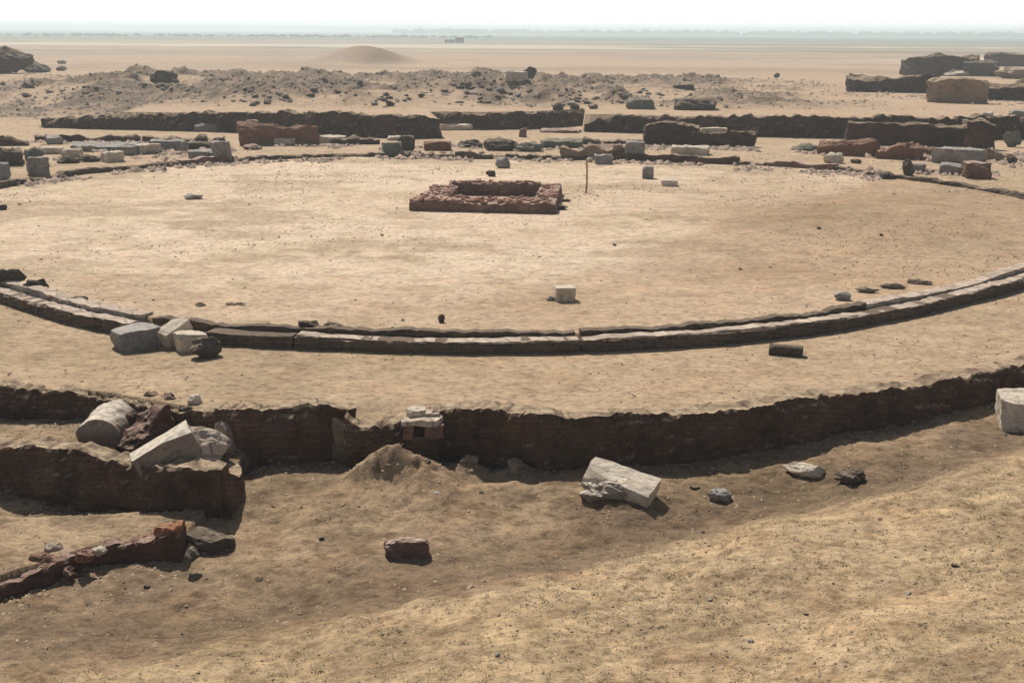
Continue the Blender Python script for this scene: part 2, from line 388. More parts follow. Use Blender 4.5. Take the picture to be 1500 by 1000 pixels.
# ------------------------------------------------------------------ ground sheet
def build_ground():
    th = np.concatenate([np.radians(np.arange(-36, 36, .115)), np.radians(np.linspace(36, 324, 90)[:-1])])
    r = [.5, 2, 4, 6, 8, 10, 11]
    while r[-1] < 38: r.append(r[-1] + .055)
    while r[-1] < 90: r.append(r[-1] + .11)
    while r[-1] < 200: r.append(r[-1] + .34)
    while r[-1] < 12000: r.append(r[-1] * 1.03)
    r = np.array(r)
    TH, RR = np.meshgrid(th, r, indexing='ij')
    X = (np.sin(TH) * RR).ravel(); Y = (np.cos(TH) * RR).ravel()
    Z, d = terrain(X, Y, True)
    nu, nv = len(th), len(r)
    i = np.arange(nu)[:, None]; j = np.arange(nv - 1)[None, :]; i2 = (i + 1) % nu
    Fq = np.stack([i * nv + j, i * nv + j + 1, i2 * nv + j + 1, i2 * nv + j], -1).reshape(-1, 4)
    o = mkmesh('ground', np.stack([X, Y, Z], 1), Fq, M['ground'], smooth=True)
    tag(o, 'pale sandy ground of the excavated site running to the horizon', 'ground', kind='structure')
    # soil colours (kinds of earth, a darker trough, and shade painted on the far mound)
    def mixf(a, b, t): return a * (1 - t[:, None]) + np.array(b) * t[:, None]
    col = np.tile(np.array([.41, .305, .205]), (len(X), 1))
    r_ = d['r']
    ins = d['inside'].astype(float); T_ = d['mT'].astype(float)
    col = mixf(col, (.565, .445, .33), ins)
    cx, cy = at(1300, 320, 0)
    br = ins * sstep(-2.0, 3.5, (X - at(1000, 350, 0)[0]) + (Y - at(1000, 350, 0)[1]) * -.1 + 2.0 * fbm(X * .15, Y * .15, 61)) * (1 - sstep(66, 73, Y))
    col = mixf(col, (.36, .25, .165), br * .35)
    pA, pB = at(850, 395, 0), at(1210, 283, 0); ux, uy = pB[0] - pA[0], pB[1] - pA[1]; ul = math.hypot(ux, uy)
    sd_ = ((X - pA[0]) * uy - (Y - pA[1]) * ux) / ul + 1.1 * fbm(X * .35, Y * .25, 72, 4)
    col = mixf(col, (.40, .28, .185), ins * sstep(-.3, 1.3, sd_) * (.6 + .3 * vn(X * .3, Y * .3, 73)))
    for px, py, sx, sy, am in ((1180,318,5.5,5.5,.75),(1390,300,5,7,.6),(1120,395,4.5,2.2,.5),(1400,365,3.5,3,.45),(960,400,3.0,1.6,.3)):
        qx, qy = at(px, py, 0); col = mixf(col, (.27, .185, .115), ins * am * np.exp(-((X - qx) / sx) ** 2 - ((Y - qy) / sy) ** 2) * (.6 + .6 * vn(X * .5, Y * .5, 68)))
    for px, py, sx, sy in ((300,330,8,7),(720,380,6,3),(520,260,9,6)):
        qx, qy = at(px, py, 0); col = mixf(col, (.62, .51, .40), ins * .6 * np.exp(-((X - qx) / sx) ** 2 - ((Y - qy) / sy) ** 2))
    stn = sstep(.52, .7, .55 * vn(X * .16, Y * .22, 74) + .3 * vn(X * .6, Y * .7, 75) + .15 * vn(X * 2.2, Y * 2.2, 76)) * (1 - T_) * (1 - d['mD'])
    col = mixf(col, (.30, .225, .145), stn * .55)
    stn2 = sstep(.54, .68, .6 * vn(X * .3, Y * .35, 78) + .4 * vn(X * 1.3, Y * 1.5, 79)) * (1 - T_) * (1 - d['mD'])
    col = mixf(col, (.40, .30, .20), stn2 * .35)
    fr = ins * (1 - sstep(34.5, 41, Y + 2 * fbm(X * .2, Y * .2, 63)))
    col = mixf(col, (.45, .335, .235), fr * .7)
    T = d['mT'].astype(float)
    nz = sstep(.35, .65, vn(X * .6, Y * .6, 65) * .6 + vn(X * 2.1, Y * 2.1, 66) * .4)
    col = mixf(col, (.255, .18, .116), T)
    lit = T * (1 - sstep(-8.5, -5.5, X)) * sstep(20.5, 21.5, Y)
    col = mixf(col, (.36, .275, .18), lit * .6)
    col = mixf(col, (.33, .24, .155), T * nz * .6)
    col = mixf(col, (.14, .098, .064), T * d['trough'] * (1 - d['bank']) * .75)  # darker strip along the trough beside the bank
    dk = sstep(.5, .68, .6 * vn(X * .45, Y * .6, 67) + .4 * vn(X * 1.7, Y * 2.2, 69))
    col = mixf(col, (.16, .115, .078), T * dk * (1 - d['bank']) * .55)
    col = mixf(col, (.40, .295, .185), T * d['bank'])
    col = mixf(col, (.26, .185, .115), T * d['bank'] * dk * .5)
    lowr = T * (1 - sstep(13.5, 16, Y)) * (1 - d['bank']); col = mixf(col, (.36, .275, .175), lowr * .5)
    col = mixf(col, (.42, .315, .22), sstep(60, 80, Y) * (1 - ins) * (1 - d['mD']))
    D = d['mD'].astype(float)
    col = mixf(col, (.42, .31, .22), D)
    rn = d['rub'] * (.6 + .65 * sstep(.4, .6, vn(X * .5, Y * .5, 71)))
    col = mixf(col, (.185, .14, .105), np.clip(rn * 1.2, 0, 1))
    far = D * sstep(210, 330, r_)
    col = mixf(col, (.33, .26, .20), D * sstep(.5, .62, vn(X * .008, Y * .03, 85)) * sstep(200, 240, r_) * .5)
    col = mixf(col, (.39, .30, .235), far * .7)
    col = mixf(col, (.27, .21, .165), sstep(.42, .62, .5 * vn(X * .02, Y * .05, 86) + .5 * vn(X * .06, Y * .16, 87)) * D * sstep(190, 240, r_) * .6)
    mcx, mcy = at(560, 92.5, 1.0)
    col = mixf(col, (.17, .12, .085), D * np.exp(-((X - mcx) / 6.5) ** 2 - ((Y - mcy) / 16) ** 2) * .9)  # shaded right flank of the far mound painted into the ground colour
    bands = sstep(.46, .6, .6 * vn(X * .0012, Y * .006, 81) + .4 * vn(X * .004, Y * .016, 82)) * sstep(380, 560, r_)
    col = mixf(col, (.14, .15, .10), bands * .75)
    b2 = sstep(.6, .7, vn(X * .004, Y * .02, 83)) * sstep(260, 400, r_)
    col = mixf(col, (.66, .56, .45), b2 * .6)
    col = mixf(col, (.075, .11, .085), sstep(800, 1300, r_) * .85)
    at_ = o.data.color_attributes.new('soil_shade', 'FLOAT_COLOR', 'POINT')
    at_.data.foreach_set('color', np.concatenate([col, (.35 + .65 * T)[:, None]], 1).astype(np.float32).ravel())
build_ground()

# ------------------------------------------------------------------ walls swept along a traced line
def resample(ps, step):
    ps = np.array(ps, float); d = np.concatenate([[0], np.cumsum(np.hypot(*(ps[1:, :2] - ps[:-1, :2]).T))])
    n = max(2, int(d[-1] / step) + 1); s = np.linspace(0, d[-1], n)
    return np.stack([np.interp(s, d, ps[:, k_]) for k_ in range(ps.shape[1])], 1), s

def sweep_wall(name, ps, thick, mat, step=.05, rough=.09, topn=.11, seed=0, lean=.06, parent=None, vstep=None, proud=.02, notch=0.0):
    P, s = resample(ps, step)
    T_ = np.gradient(P[:, :2], axis=0); T_ /= np.hypot(T_[:, 0], T_[:, 1])[:, None]
    B = np.stack([-T_[:, 1], T_[:, 0]], 1)
    sg = np.sign((B * P[:, :2]).sum(1)); B *= sg[:, None]
    hh = (P[:, 3] - P[:, 2]).max()
    nz = max(5, int(hh / (vstep or step)) + 1)
    rows = []
    zb = P[:, 2] - .25; zt = P[:, 3] + proud + topn * .5 * fbm(s * .9, s * 0, seed, 4) + topn * .75 * fbm(s * 4.5 / (step / .07), s * 0 + 3, seed + 8, 4) - notch * sstep(.55, .75, vn(s * .8, s * 0, seed + 5))
    for k_ in range(nz):
        t = k_ / (nz - 1); z = zb + (zt - zb) * t
        dd = rough * (fbm(s * 1.6, z * 1.6, seed + 1, 5) * 1.6 + .9 * fbm(s * 5 / (step / .07), z * 5 / (step / .07), seed + 6, 4)) - .06 * (hh / 1.0) * sstep(.5, .62, vn(s * 1.3 / (step / .05), z * 2.2, seed + 15)) + lean * (1 - t) * -1 - .5 * rough * np.exp(-t * 7) * (1 + fbm(s * 2, s * 0, seed + 12))
        if k_ == nz - 1: dd = dd + .03
        rows.append(np.stack([P[:, 0] + B[:, 0] * dd, P[:, 1] + B[:, 1] * dd, z], 1))
    nt_ = max(3, int(thick / (step * 1.2)))
    for k_ in range(1, nt_ + 1):
        t = k_ / nt_; dd = .03 + rough * .8 * fbm(s * 1.6, zt * 1.6, seed + 1, 5) * (1 - t) + thick * t
        z = zt + topn * .6 * fbm(s * 2.1, t * 2 + s * 0, seed + 2, 3) - (0.0 if t < 1 else .05)
        rows.append(np.stack([P[:, 0] + B[:, 0] * dd, P[:, 1] + B[:, 1] * dd, z], 1))
    rows.append(np.stack([P[:, 0] + B[:, 0] * thick, P[:, 1] + B[:, 1] * thick, zb], 1))
    G = np.stack(rows, 1)  # (n, nv, 3)
    n, nv = G.shape[:2]
    o3 = G.reshape(-1, 3).copy(); base = o3[0].copy()
    f = gridfaces(n, nv, closed_v=True)
    fl = [tuple(q) for q in f.tolist()] + [tuple(range(nv))[::-1], tuple(range((n - 1) * nv, n * nv))]
    ob = mkmesh(name, o3 - base, fl, mat, parent)
    if parent is None: ob.location = base
    else: ob.location = base - np.array(parent.location)
    return ob

def lower(ps, dz, keep=1.0):
    return [(p[0], p[1], p[2] + dz, p[3]) for p in ps]

def isect(ps): return ps
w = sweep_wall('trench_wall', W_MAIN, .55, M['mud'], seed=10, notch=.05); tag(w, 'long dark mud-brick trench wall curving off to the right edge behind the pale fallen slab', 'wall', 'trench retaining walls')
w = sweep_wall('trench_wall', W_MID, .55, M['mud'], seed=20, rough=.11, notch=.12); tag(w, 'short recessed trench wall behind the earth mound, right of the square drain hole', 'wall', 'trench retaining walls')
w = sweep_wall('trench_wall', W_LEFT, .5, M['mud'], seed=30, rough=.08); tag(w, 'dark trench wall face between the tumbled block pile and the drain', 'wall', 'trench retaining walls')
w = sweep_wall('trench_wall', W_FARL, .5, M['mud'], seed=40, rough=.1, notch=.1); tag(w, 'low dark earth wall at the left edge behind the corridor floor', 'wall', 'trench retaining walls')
# second wall: face, then returns along its right end
cor = W_SEC[-1]
ret = []
for (fx, fy, zb, zt) in [(cor[0] + .05, cor[1] + .02, cor[2], cor[3]), (cor[0] + .22, cor[1] + .8, -1.5, -1.0), (cor[0] - .1, cor[1] + 1.9, -1.35, -1.05)]:
    ret.append((fx, fy, zb, zt))
sw = empty('corner_wall', (cor[0], cor[1], cor[2]))
tag(sw, 'thick mud-brick wall with a rounded corner under the big pale block, lower left', 'wall', 'trench retaining walls')
sweep_wall('wall_face', W_SEC, .55, M['mud'], seed=50, rough=.1, notch=.08, parent=sw)
def sweep_side(name, ps, mat, seed, parent):
    P, s = resample(ps, .07); T_ = np.gradient(P[:, :2], axis=0); T_ /= np.hypot(T_[:, 0], T_[:, 1])[:, None]
    B = np.stack([-T_[:, 1], T_[:, 0]], 1)
    if (B[:, 0].mean()) > 0: B = -B
    rows = []
    for k_ in range(14):
        t = k_ / 13; z = P[:, 2] - .25 + (P[:, 3] + .02 - P[:, 2] + .25) * t
        dd = .12 * fbm(s * 1.6, z * 1.6, seed, 4) - .10 * (1 - t)
        rows.append(np.stack([P[:, 0] + B[:, 0] * dd, P[:, 1] + B[:, 1] * dd, z], 1))
    for t in (.3, .7, 1.0):
        rows.append(np.stack([P[:, 0] + B[:, 0] * .7 * t, P[:, 1] + B[:, 1] * .7 * t, P[:, 3] + .02 + .05 * fbm(s, s * 0 + t, seed)], 1))
    rows.append(np.stack([P[:, 0] + B[:, 0] * .7, P[:, 1] + B[:, 1] * .7, P[:, 2] - .25], 1))
    G = np.stack(rows, 1); n, nv = G.shape[:2]
    f = [tuple(q) for q in gridfaces(n, nv, True).tolist()] + [tuple(range(nv))[::-1], tuple(range((n - 1) * nv, n * nv))]
    o3 = G.reshape(-1, 3); ob = mkmesh(name, o3 - o3[0], f, mat, parent); ob.location = o3[0] - np.array(parent.location)
sweep_side('wall_return', ret, M['mud'], 57, sw)

lw = empty('brick_wall', (W_LOW[-1][0], W_LOW[-1][1], W_LOW[-1][2]))
tag(lw, 'low ruined brick wall in the lower left corner, its right end topped with orange bricks', 'wall')
sweep_wall('wall', W_LOW, .4, M['brickdark'], seed=60, step=.05, rough=.06, notch=.05, parent=lw)
cap = [(W_LOW[-2][0] * .6 + W_LOW[-1][0] * .4, W_LOW[-2][1] * .6 + W_LOW[-1][1] * .4, W_LOW[-1][3] - .12 + .25, W_LOW[-1][3] - .06), (W_LOW[-1][0], W_LOW[-1][1], W_LOW[-1][3] - .05 + .25, W_LOW[-1][3] + .04)]
cp = sweep_wall('brick_capping', cap, .35, M['orange'], seed=61, step=.035, rough=.09, topn=.12, lean=0, parent=lw)

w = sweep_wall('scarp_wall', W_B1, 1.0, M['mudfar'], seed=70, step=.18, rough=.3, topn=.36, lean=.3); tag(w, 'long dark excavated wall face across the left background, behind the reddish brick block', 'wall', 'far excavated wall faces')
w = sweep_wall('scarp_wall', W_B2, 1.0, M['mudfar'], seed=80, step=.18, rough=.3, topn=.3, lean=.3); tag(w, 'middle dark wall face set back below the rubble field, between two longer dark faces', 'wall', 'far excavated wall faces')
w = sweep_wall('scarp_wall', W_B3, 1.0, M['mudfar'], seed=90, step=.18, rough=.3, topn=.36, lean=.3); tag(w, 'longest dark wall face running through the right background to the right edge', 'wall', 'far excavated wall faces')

# ------------------------------------------------------------------ round kerb of the court
def ring_arc(th0, th1, r0, r1, z0, z1, name, mat, seed, parent=None, step=.08, rough=.03, topn=.02, gaps=0.0):
    n = max(3, int(abs(th1 - th0) * 25 / step)); th = np.linspace(th0, th1, n); R = ringR((th + math.pi) % (2 * math.pi) - math.pi)
    s = th * 25
    s2 = s * 1.0
    rows = []
    def row(dr, z, a):
        rr_ = R + dr
        zz = z + a
        rows.append(np.stack([RC[0] + np.cos(th) * rr_, RC[1] + np.sin(th) * rr_, zz + 0 * th], 1))
    zt = z1 + topn * (fbm(s * .8, s * 0, seed, 4) * 1.4 + 1.2 * fbm(s * 3.5, s * 0, seed + 6, 3)) - gaps * sstep(.6, .75, vn(s * .35, s * 0, seed + 3))
    nz = 5
    for k_ in range(nz):
        t = k_ / (nz - 1)
        row(r0 + rough * (fbm(s * 1.5, s * 0 + t * 2, seed + 1, 4) + .7 * fbm(s * 6, s * 0 + t * 3, seed + 8, 3)), z0 + (zt - z0) * t, 0)
    nw = max(2, int((r0 - r1) / .12))
    for k_ in range(1, nw):
        t = k_ / nw; row(r0 + (r1 - r0) * t, zt, topn * .5 * fbm(s * 2, s * 0 + t * 3, seed + 2, 3))
    for k_ in range(nz):
        t = 1 - k_ / (nz - 1)
        row(r1 - rough * (fbm(s * 1.5, s * 0 + t * 2, seed + 4, 4) + .7 * fbm(s * 6, s * 0 + t * 3, seed + 9, 3)), z0 + (zt - z0) * t, 0)
    G = np.stack(rows, 1); n, nv = G.shape[:2]; o3 = G.reshape(-1, 3)
    f = [tuple(q) for q in gridfaces(n, nv, True).tolist()] + [tuple(range(nv))[::-1], tuple(range((n - 1) * nv, n * nv))]
    base = o3[0].copy(); ob = mkmesh(name, o3 - base, f, mat, parent)
    ob.location = base if parent is None else base - np.array(parent.location)
    return ob
def arc_thing(a, b, label, seed, inner=True, outer=True, coping=True):
    th0, th1 = ring_th(*a), ring_th(*b)
    if th1 < th0: th1 += 2 * math.pi
    R0 = float(ringR(th0)); e = empty('ring_kerb', (RC[0] + math.cos(th0) * R0, RC[1] + math.sin(th0) * R0, ZP))
    tag(e, label, 'kerb', 'stretches of the round kerb')
    if outer:
        ring_arc(th0, th1, 0, -.5, ZP - .12, .05, 'kerb_wall', M['ring'], seed, e, topn=.02, rough=.08)
        if coping: ring_arc(th0 + .002, th1 - .002, -.03, -.42, .0, .108, 'coping', M['coping'], seed + 7, e, rough=.09, topn=.025, gaps=.05)
    if inner: ring_arc(th0, th1, -.6, -1.05, -.1, .2, 'inner_kerb', M['coping'], seed + 9, e, rough=.04, topn=.03, gaps=.09)
    return e
arc_thing((-260, 340), (190, 478), 'front left stretch of the round kerb, ending at the tumbled slabs', 100)
arc_thing((300, 490), (376, 495), 'short broken stretch of round kerb just right of the tumbled slabs', 110, inner=False, coping=False)
arc_thing((374, 495), (428, 496), 'low sunken bit of round kerb in the gap of the front ring', 120, inner=False, coping=False)
arc_thing((432, 496), (851, 502), 'pale topped middle stretch of the round kerb at the front of the court', 130, inner=False)
arc_thing((853, 501), (1290, 460), 'front right stretch of the round kerb, right of the small break', 140, inner=False)
arc_thing((1291, 460), (1760, 330), 'double banded right end of the round kerb rising to the right edge', 150)
# low rough inner row where the middle stretch has only a shadow line
for a, b, sd, ki in (((205, 480), (376, 495), 158, 1), ((374, 495), (432, 496), 159, 2), ((432, 496), (848, 502), 160, 3), ((856, 501), (1290, 460), 165, 4)):
    th0, th1 = ring_th(*a), ring_th(*b)
    o = ring_arc(th0, th1, -.58, -.9, -.12, .18, 'kerb_lip', M['ring'], sd, None, rough=.05, topn=.05, gaps=.06)
    par = [q for q in bpy.data.objects if q.name.startswith('ring_kerb')][ki]
    loc = o.location.copy(); o.parent = par; o.location = loc - par.location
# back arcs: low dark wall faces
def back_arc(a, b, label, seed, h=.34, mat='ring', wd=.5):
    th0, th1 = ring_th(*b), ring_th(*a)   # anticlockwise
    if th1 < th0: th1 += 2 * math.pi
    o = ring_arc(th0, th1, wd, 0, -.1, h, 'ring_kerb', M[mat], seed, None, step=.2, rough=.12, topn=.1, gaps=.12)
    tag(o, label, 'kerb', 'stretches of the round kerb')
back_arc((-200, 312), (28, 272), 'far left stretch of the round kerb below the two grey cubes', 170, .38)
back_arc((30, 271), (240, 246), 'low dark stretch of round kerb in front of the left stone clusters', 171, .27)
back_arc((243, 245), (345, 239), 'taller pinkish brown stretch of round kerb near the upright grey block, left', 172, .42, 'brick')
back_arc((347, 238), (570, 231), 'thin far stretch of round kerb below the reddish brick block', 173, .26)
back_arc((573, 231), (665, 232), 'straight dark stretch of far round kerb behind the brick enclosure', 174, .32)
back_arc((667, 233), (722, 234), 'thicker dark bit of far round kerb left of the blue grey boulder', 175, .38)
back_arc((740, 234), (868, 235), 'pale topped far stretch of round kerb right of the blue grey boulder', 176, .3)
back_arc((895, 236), (1080, 242), 'dark far stretch of round kerb behind the small upright block', 177, .5, 'mud')
back_arc((1082, 242), (1222, 252), 'reddish crumbling stretch of round kerb at the far right, by the pale boulder', 178, .38, 'brick')
back_arc((1224, 252), (1300, 262), 'nearly buried thin stretch of round kerb at the far right', 179, .3)
back_arc((1305, 262.5), (1600, 305), 'faint buried line of round kerb running to the right edge', 180, .24)

# ------------------------------------------------------------------ stones
def stone_verts(n, rng, kind, nz_amp):
    """points of a unit box (-.5...5) with chipped faces; kind block|boulder|drum|slab"""
    g = np.linspace(-1, 1, n + 1); V = []; idx = {}; Fq = []
    def vid(p):
        k_ = tuple(np.round(p, 4))
        if k_ not in idx: idx[k_] = len(V); V.append(p)
        return idx[k_]
    for ax in range(3):
        for sgn in (-1, 1):
            for i in range(n):
                for j in range(n):
                    q = []
                    for a_, b_ in ((i, j), (i + 1, j), (i + 1, j + 1), (i, j + 1)):
                        p = [0, 0, 0]; p[ax] = sgn; p[(ax + 1) % 3] = g[a_]; p[(ax + 2) % 3] = g[b_]
                        q.append(vid(tuple(p)))
                    Fq.append(q if sgn > 0 else q[::-1])
    V = np.array(V, float)
    if kind == 'boulder':
        r = np.linalg.norm(V, axis=1)[:, None]; V = V * (.45 + .55 / r); V /= np.abs(V).max(0)
    elif kind == 'drum':   # axis along x
        r = np.hypot(V[:, 1], V[:, 2]); m_ = np.maximum(np.abs(V[:, 1]), np.abs(V[:, 2])); s_ = np.where(r > 1e-6, m_ / np.maximum(r, 1e-6), 1)
        V[:, 1] *= s_; V[:, 2] *= s_
    npl = {'block': 14, 'slab': 12, 'boulder': 26, 'drum': 3, 'cube': 4}[kind]
    for _ in range(npl):
        nrm = rng.normal(size=3); nrm /= np.linalg.norm(nrm)
        ext = np.abs(nrm).sum() if kind in ('block', 'slab', 'cube') else (1.3 if kind == 'drum' else 1.0)
        off = ext * rng.uniform(.72, .93) if kind != 'boulder' else rng.uniform(.66, .92)
        dd = V @ nrm - off
        V = V - np.where(dd > 0, dd, 0)[:, None] * nrm
    V *= .5
    return V, Fq

def gn3(V, sc, seed):
    x, y, z = V.T * sc
    return (fbm(x + z * .7, y - z * .6, seed, 4) + fbm(y + 3.1, z + x * .5 + 7.7, seed + 9, 4)) * .5

def stone_mesh(name, size, kind, mat, seed, parent=None, n=None, rough=.05, ragged=0.0):
    rng = np.random.default_rng(seed)
    size = np.array(size, float)
    n = n or 8
    V, Fq = stone_verts(n, rng, kind, rough)
    V = V * size
    m_ = float(size.mean())
    nr = V / (np.linalg.norm(V / size, axis=1)[:, None] * size)
    V = V + nr * (rough * m_ * (gn3(V / m_, 3.0, seed) * 2 + gn3(V / m_, 9.0, seed + 3) * .7))[:, None]
    if ragged:
        tt = np.clip((V[:, 2] / size[2] + .5), 0, 1.2)
        V[:, 2] += ragged * size[2] * tt * (fbm(V[:, 0] / size[2] * .7 + seed, V[:, 1] * .3, seed + 31, 5) - .15)
    # leaning sides
    sk = rng.uniform(-.12, .12, 2)
    V[:, 0] += sk[0] * V[:, 2]; V[:, 1] += sk[1] * V[:, 2]
    V[:, 2] += size[2] / 2
    return mkmesh(name, V, Fq, mat, parent)

SEED = [500]
def spot(px0, px1, pyt, pyb, depth=None, z=None, dr=1.0):
    cx = (px0 + px1) / 2
    if z is None: x, y, z = ground(cx, pyb)
    else: x, y = at(cx, pyb, z)
    dist = math.sqrt(x * x + y * y + (H - z) ** 2); sd = (H - z) / dist; cd = math.sqrt(1 - sd * sd)
    w = (px1 - px0) * dist / F
    tot = (pyb - pyt) * dist / F
    if depth is None: depth = min(w * dr, tot / max(sd, 1e-3) * .45)
    h = max((tot - depth * sd) / cd, tot * .3)
    r = math.hypot(x, y)
    return x * (1 + depth * .5 / r), y * (1 + depth * .5 / r), z, w, depth, h

def stone(name, cat, label, box, kind='block', mat='lime', yaw=0, tilt=(0, 0), group=None, z=None, depth=None, n=None, rough=.05, sink=None, dr=.8, ragged=0.0, dims=None):
    if sink is None: sink = .22 if kind == 'boulder' else .08
    x, y, z0, w, d, h = spot(*box, depth=depth, z=z, dr=dr)
    SEED[0] += 1
    if dims: d, h = dims
    ya = math.radians(yaw)
    # keep the seen width when turned
    if kind != 'boulder' and abs(yaw) > 1: 
        ww = w / (abs(math.cos(ya)) + .45 * abs(math.sin(ya))); 
    else: ww = w
    px = box[1] - box[0]
    n = n or (14 if px > 50 else 9 if px > 18 else 5)
    o = stone_mesh(name, (ww, d, h * (1 + sink)), kind, M[mat], SEED[0], n=n, rough=rough, ragged=ragged)
    az = math.atan2(x, y)
    o.location = (x, y, z0 - h * sink); o.rotation_euler = (math.radians(tilt[0]), math.radians(tilt[1]), ya - az)
    tag(o, label, cat, group)
    return o

G1 = 'loose blocks and boulders around the court'
# --- foreground cluster, lower left
stone('column_drum', 'column drum', 'round pale column drum at the left of the tumbled pile, cut face towards the viewer', (126,192,592,658), 'drum', 'drumstone', yaw=74, z=-.98, depth=.95, n=16, rough=.03, sink=.05)
stone('boulder', 'boulder', 'small pale boulder tucked behind the round column drum', (152,203,578,612), 'boulder', 'lime', z=-.9, depth=.5, n=10)
# brick mass running diagonally
stone('brick_mass', 'ruined wall', 'broken slanting chunk of red brick masonry between the column drum and the big pale block', (186,268,584,664), 'block', 'brickdark', yaw=46, z=-1.0, dims=(.5,.75), n=20, rough=.12, sink=.1, tilt=(0, -30), ragged=.2)
stone('stone_rubble', 'rubble', 'small broken brick lump leaning on the column drum', (186,216,594,626), 'boulder', 'brick', z=-.85, depth=.4, n=9, rough=.1)
stone('boulder', 'boulder', 'small white topped stone perched above the big pale block', (274,300,573,604), 'boulder', 'lime', z=-.45, depth=.3, n=9, rough=.12)
stone('limestone_block', 'stone block', 'biggest pale squared block, tilted on the wall corner in the tumbled pile', (212,306,612,694), 'cube', 'drumstone', yaw=6, z=-.73, dims=(.7,.62), n=18, rough=.02, sink=.1, tilt=(-6, -27))
stone('sandy_heap', 'rubble', 'pale crumbly heap sloping down behind and right of the biggest pale block', (236,338,598,704), 'boulder', 'coping', z=-1.25, dims=(1.5,1.0), n=18, rough=.1)
stone('boulder', 'boulder', 'tall pale topped boulder at the right end of the tumbled pile', (314,356,604,682), 'boulder', 'drumstone', z=-1.3, depth=.6, n=12, rough=.08)
stone('boulder', 'boulder', 'dark jagged rock jammed under the front of the big pale block', (196,330,650,705), 'boulder', 'dark', z=-1.08, depth=1.3, n=14, rough=.12)
jum = [((206,232,572,592),'brickdark','red brick lump on the upper end of the slanting brick masonry',-.45),((236,262,574,594),'brickdark','broken brick at the very top of the slanting brick masonry',-.4),
 ((176,200,604,640),'brickdark','dark brick chunk wedged between column drum and slanting brick masonry',-.85),((262,284,592,612),'dark','dark stone left under the small white topped stone',-.5),
 ((282,306,598,618),'drumstone','brown stone right under the small white topped stone',-.6),((196,226,660,684),'dark','dark rock under the left corner of the biggest pale block',-.8),
 ((286,318,668,700),'dark','dark rock under the right corner of the biggest pale block',-.85),((318,340,676,704),'earthwall','tan clod on the corner of the thick wall below the tumbled pile',-1.0),
 ((236,256,690,712),'dark','dark stone sticking from the wall face under the biggest pale block',-.95),((116,134,640,660),'dark','dark stone at the left foot of the column drum',-.98),
 ((140,172,656,668),'earthwall','tan rubble on the wall top before the column drum',-.85),((300,322,596,612),'earthwall','tan clod on the terrace edge behind the tall boulder',-.35)]
for b, m_, lb, zz in jum:
    stone('rubble_lump', 'rubble', lb, b, 'boulder', m_, z=zz, n=11, rough=.17, depth=(b[1] - b[0]) / 66.)
lowr = [((108,136,800,826),'redrubble','red brick lump in the low corner wall, right of the dark red one'),((136,160,796,814),'lime','pale stone set on top of the low corner wall'),((160,186,790,808),'earthwall','tan rubble on top of the low corner wall, middle'),
 ((186,212,786,804),'redrubble','reddish rubble on top of the low corner wall'),((208,232,778,796),'orange','orange brick bit left of the orange capping on the low corner wall'),((66,92,792,812),'coping','pale pinkish rubble on the low corner wall, left'),
 ((18,44,820,846),'coping','pinkish pale rubble behind the rubble cut by the left edge'),((270,292,800,822),'dark','small dark rock before the smooth rock at the end of the low corner wall'),((92,112,826,850),'brickdark','dark red lump at the foot of the low corner wall')]
for b, m_, lb in lowr:
    stone('rubble_lump', 'rubble', lb, b, 'boulder', m_, z=-1.38 if b[3] < 830 else -1.6, n=11, rough=.17, depth=(b[1] - b[0]) / 70.)
# --- drain
dx, dy = at(618, 684, -1.32)
az = math.atan2(dx, dy)
dx *= .991; dy *= .991
dn = empty('stone_drain', (dx, dy, -1.30)); dn.rotation_euler = (0, 0, -az)
tag(dn, 'pale brick drain outlet with a small square dark hole in the trench edge', 'drain')
def bx(name, c, s, mat, parent, seed, n=8, rough=.03):
    o = stone_mesh(name, s, 'block', M[mat], seed, parent, n=n, rough=rough); o.location = (c[0], c[1], c[2]); return o
bx('base', (.05, .28, 0), (.86, .5, .70), 'mud', dn, 305, 10, .04)
bx('jamb', (-.28, .26, .68), (.22, .5, .34), 'brick', dn, 301); bx('jamb', (.27, .26, .68), (.4, .5, .34), 'brick', dn, 302)
bx('lintel', (.02, .26, 1.0), (.9, .6, .13), 'coping', dn, 303, 12, .08)
bx('capstone', (-.12, .5, 1.1), (.42, .4, .15), 'lime', dn, 304, 10, .1); bx('capstone', (.24, .42, 1.1), (.3, .35, .1), 'coping', dn, 307, 10, .12)
bx('hole_shade', (-.05, .36, .7), (.26, .35, .3), 'black', dn, 306, 4, .01)  # near-black block standing in for the shade inside the drain hole

# --- trench floor
stone('limestone_slab', 'stone slab', 'long pale limestone slab lying tilted on dark rock in front of the trench wall', (852,966,662,728), 'slab', 'lime', yaw=-20, z=-1.09, dims=(.78,.34), n=20, rough=.04, tilt=(17, 12))
stone('dark_rock', 'rock', 'dark jagged rock under the long pale slab', (838,930,692,742), 'boulder', 'drumstone', dims=(.8,.42), n=18, rough=.16)
stone('boulder', 'boulder', 'white topped boulder on the trench floor, left of the flat brown rock', (1147,1208,672,702), 'boulder', 'lime', depth=.55, n=12, rough=.07)
stone('boulder', 'boulder', 'flat crumbly brown rock on the trench floor right of the white topped boulder', (1212,1272,680,712), 'boulder', 'dark', depth=.7, n=14, rough=.14)
stone('boulder', 'boulder', 'greyish low rock on the trench floor right of the long pale slab', (1034,1072,712,738), 'boulder', 'grey', depth=.4, n=12, rough=.12)
stone('boulder', 'boulder', 'tiny dark stone just left of the greyish low rock', (1010,1026,708,718), 'boulder', 'dark', depth=.2)
stone('limestone_block', 'stone block', 'pale block cut by the right picture edge at the foot of the trench wall', (1462,1536,574,634), 'block', 'lime', yaw=12, depth=.9, n=16, rough=.05)
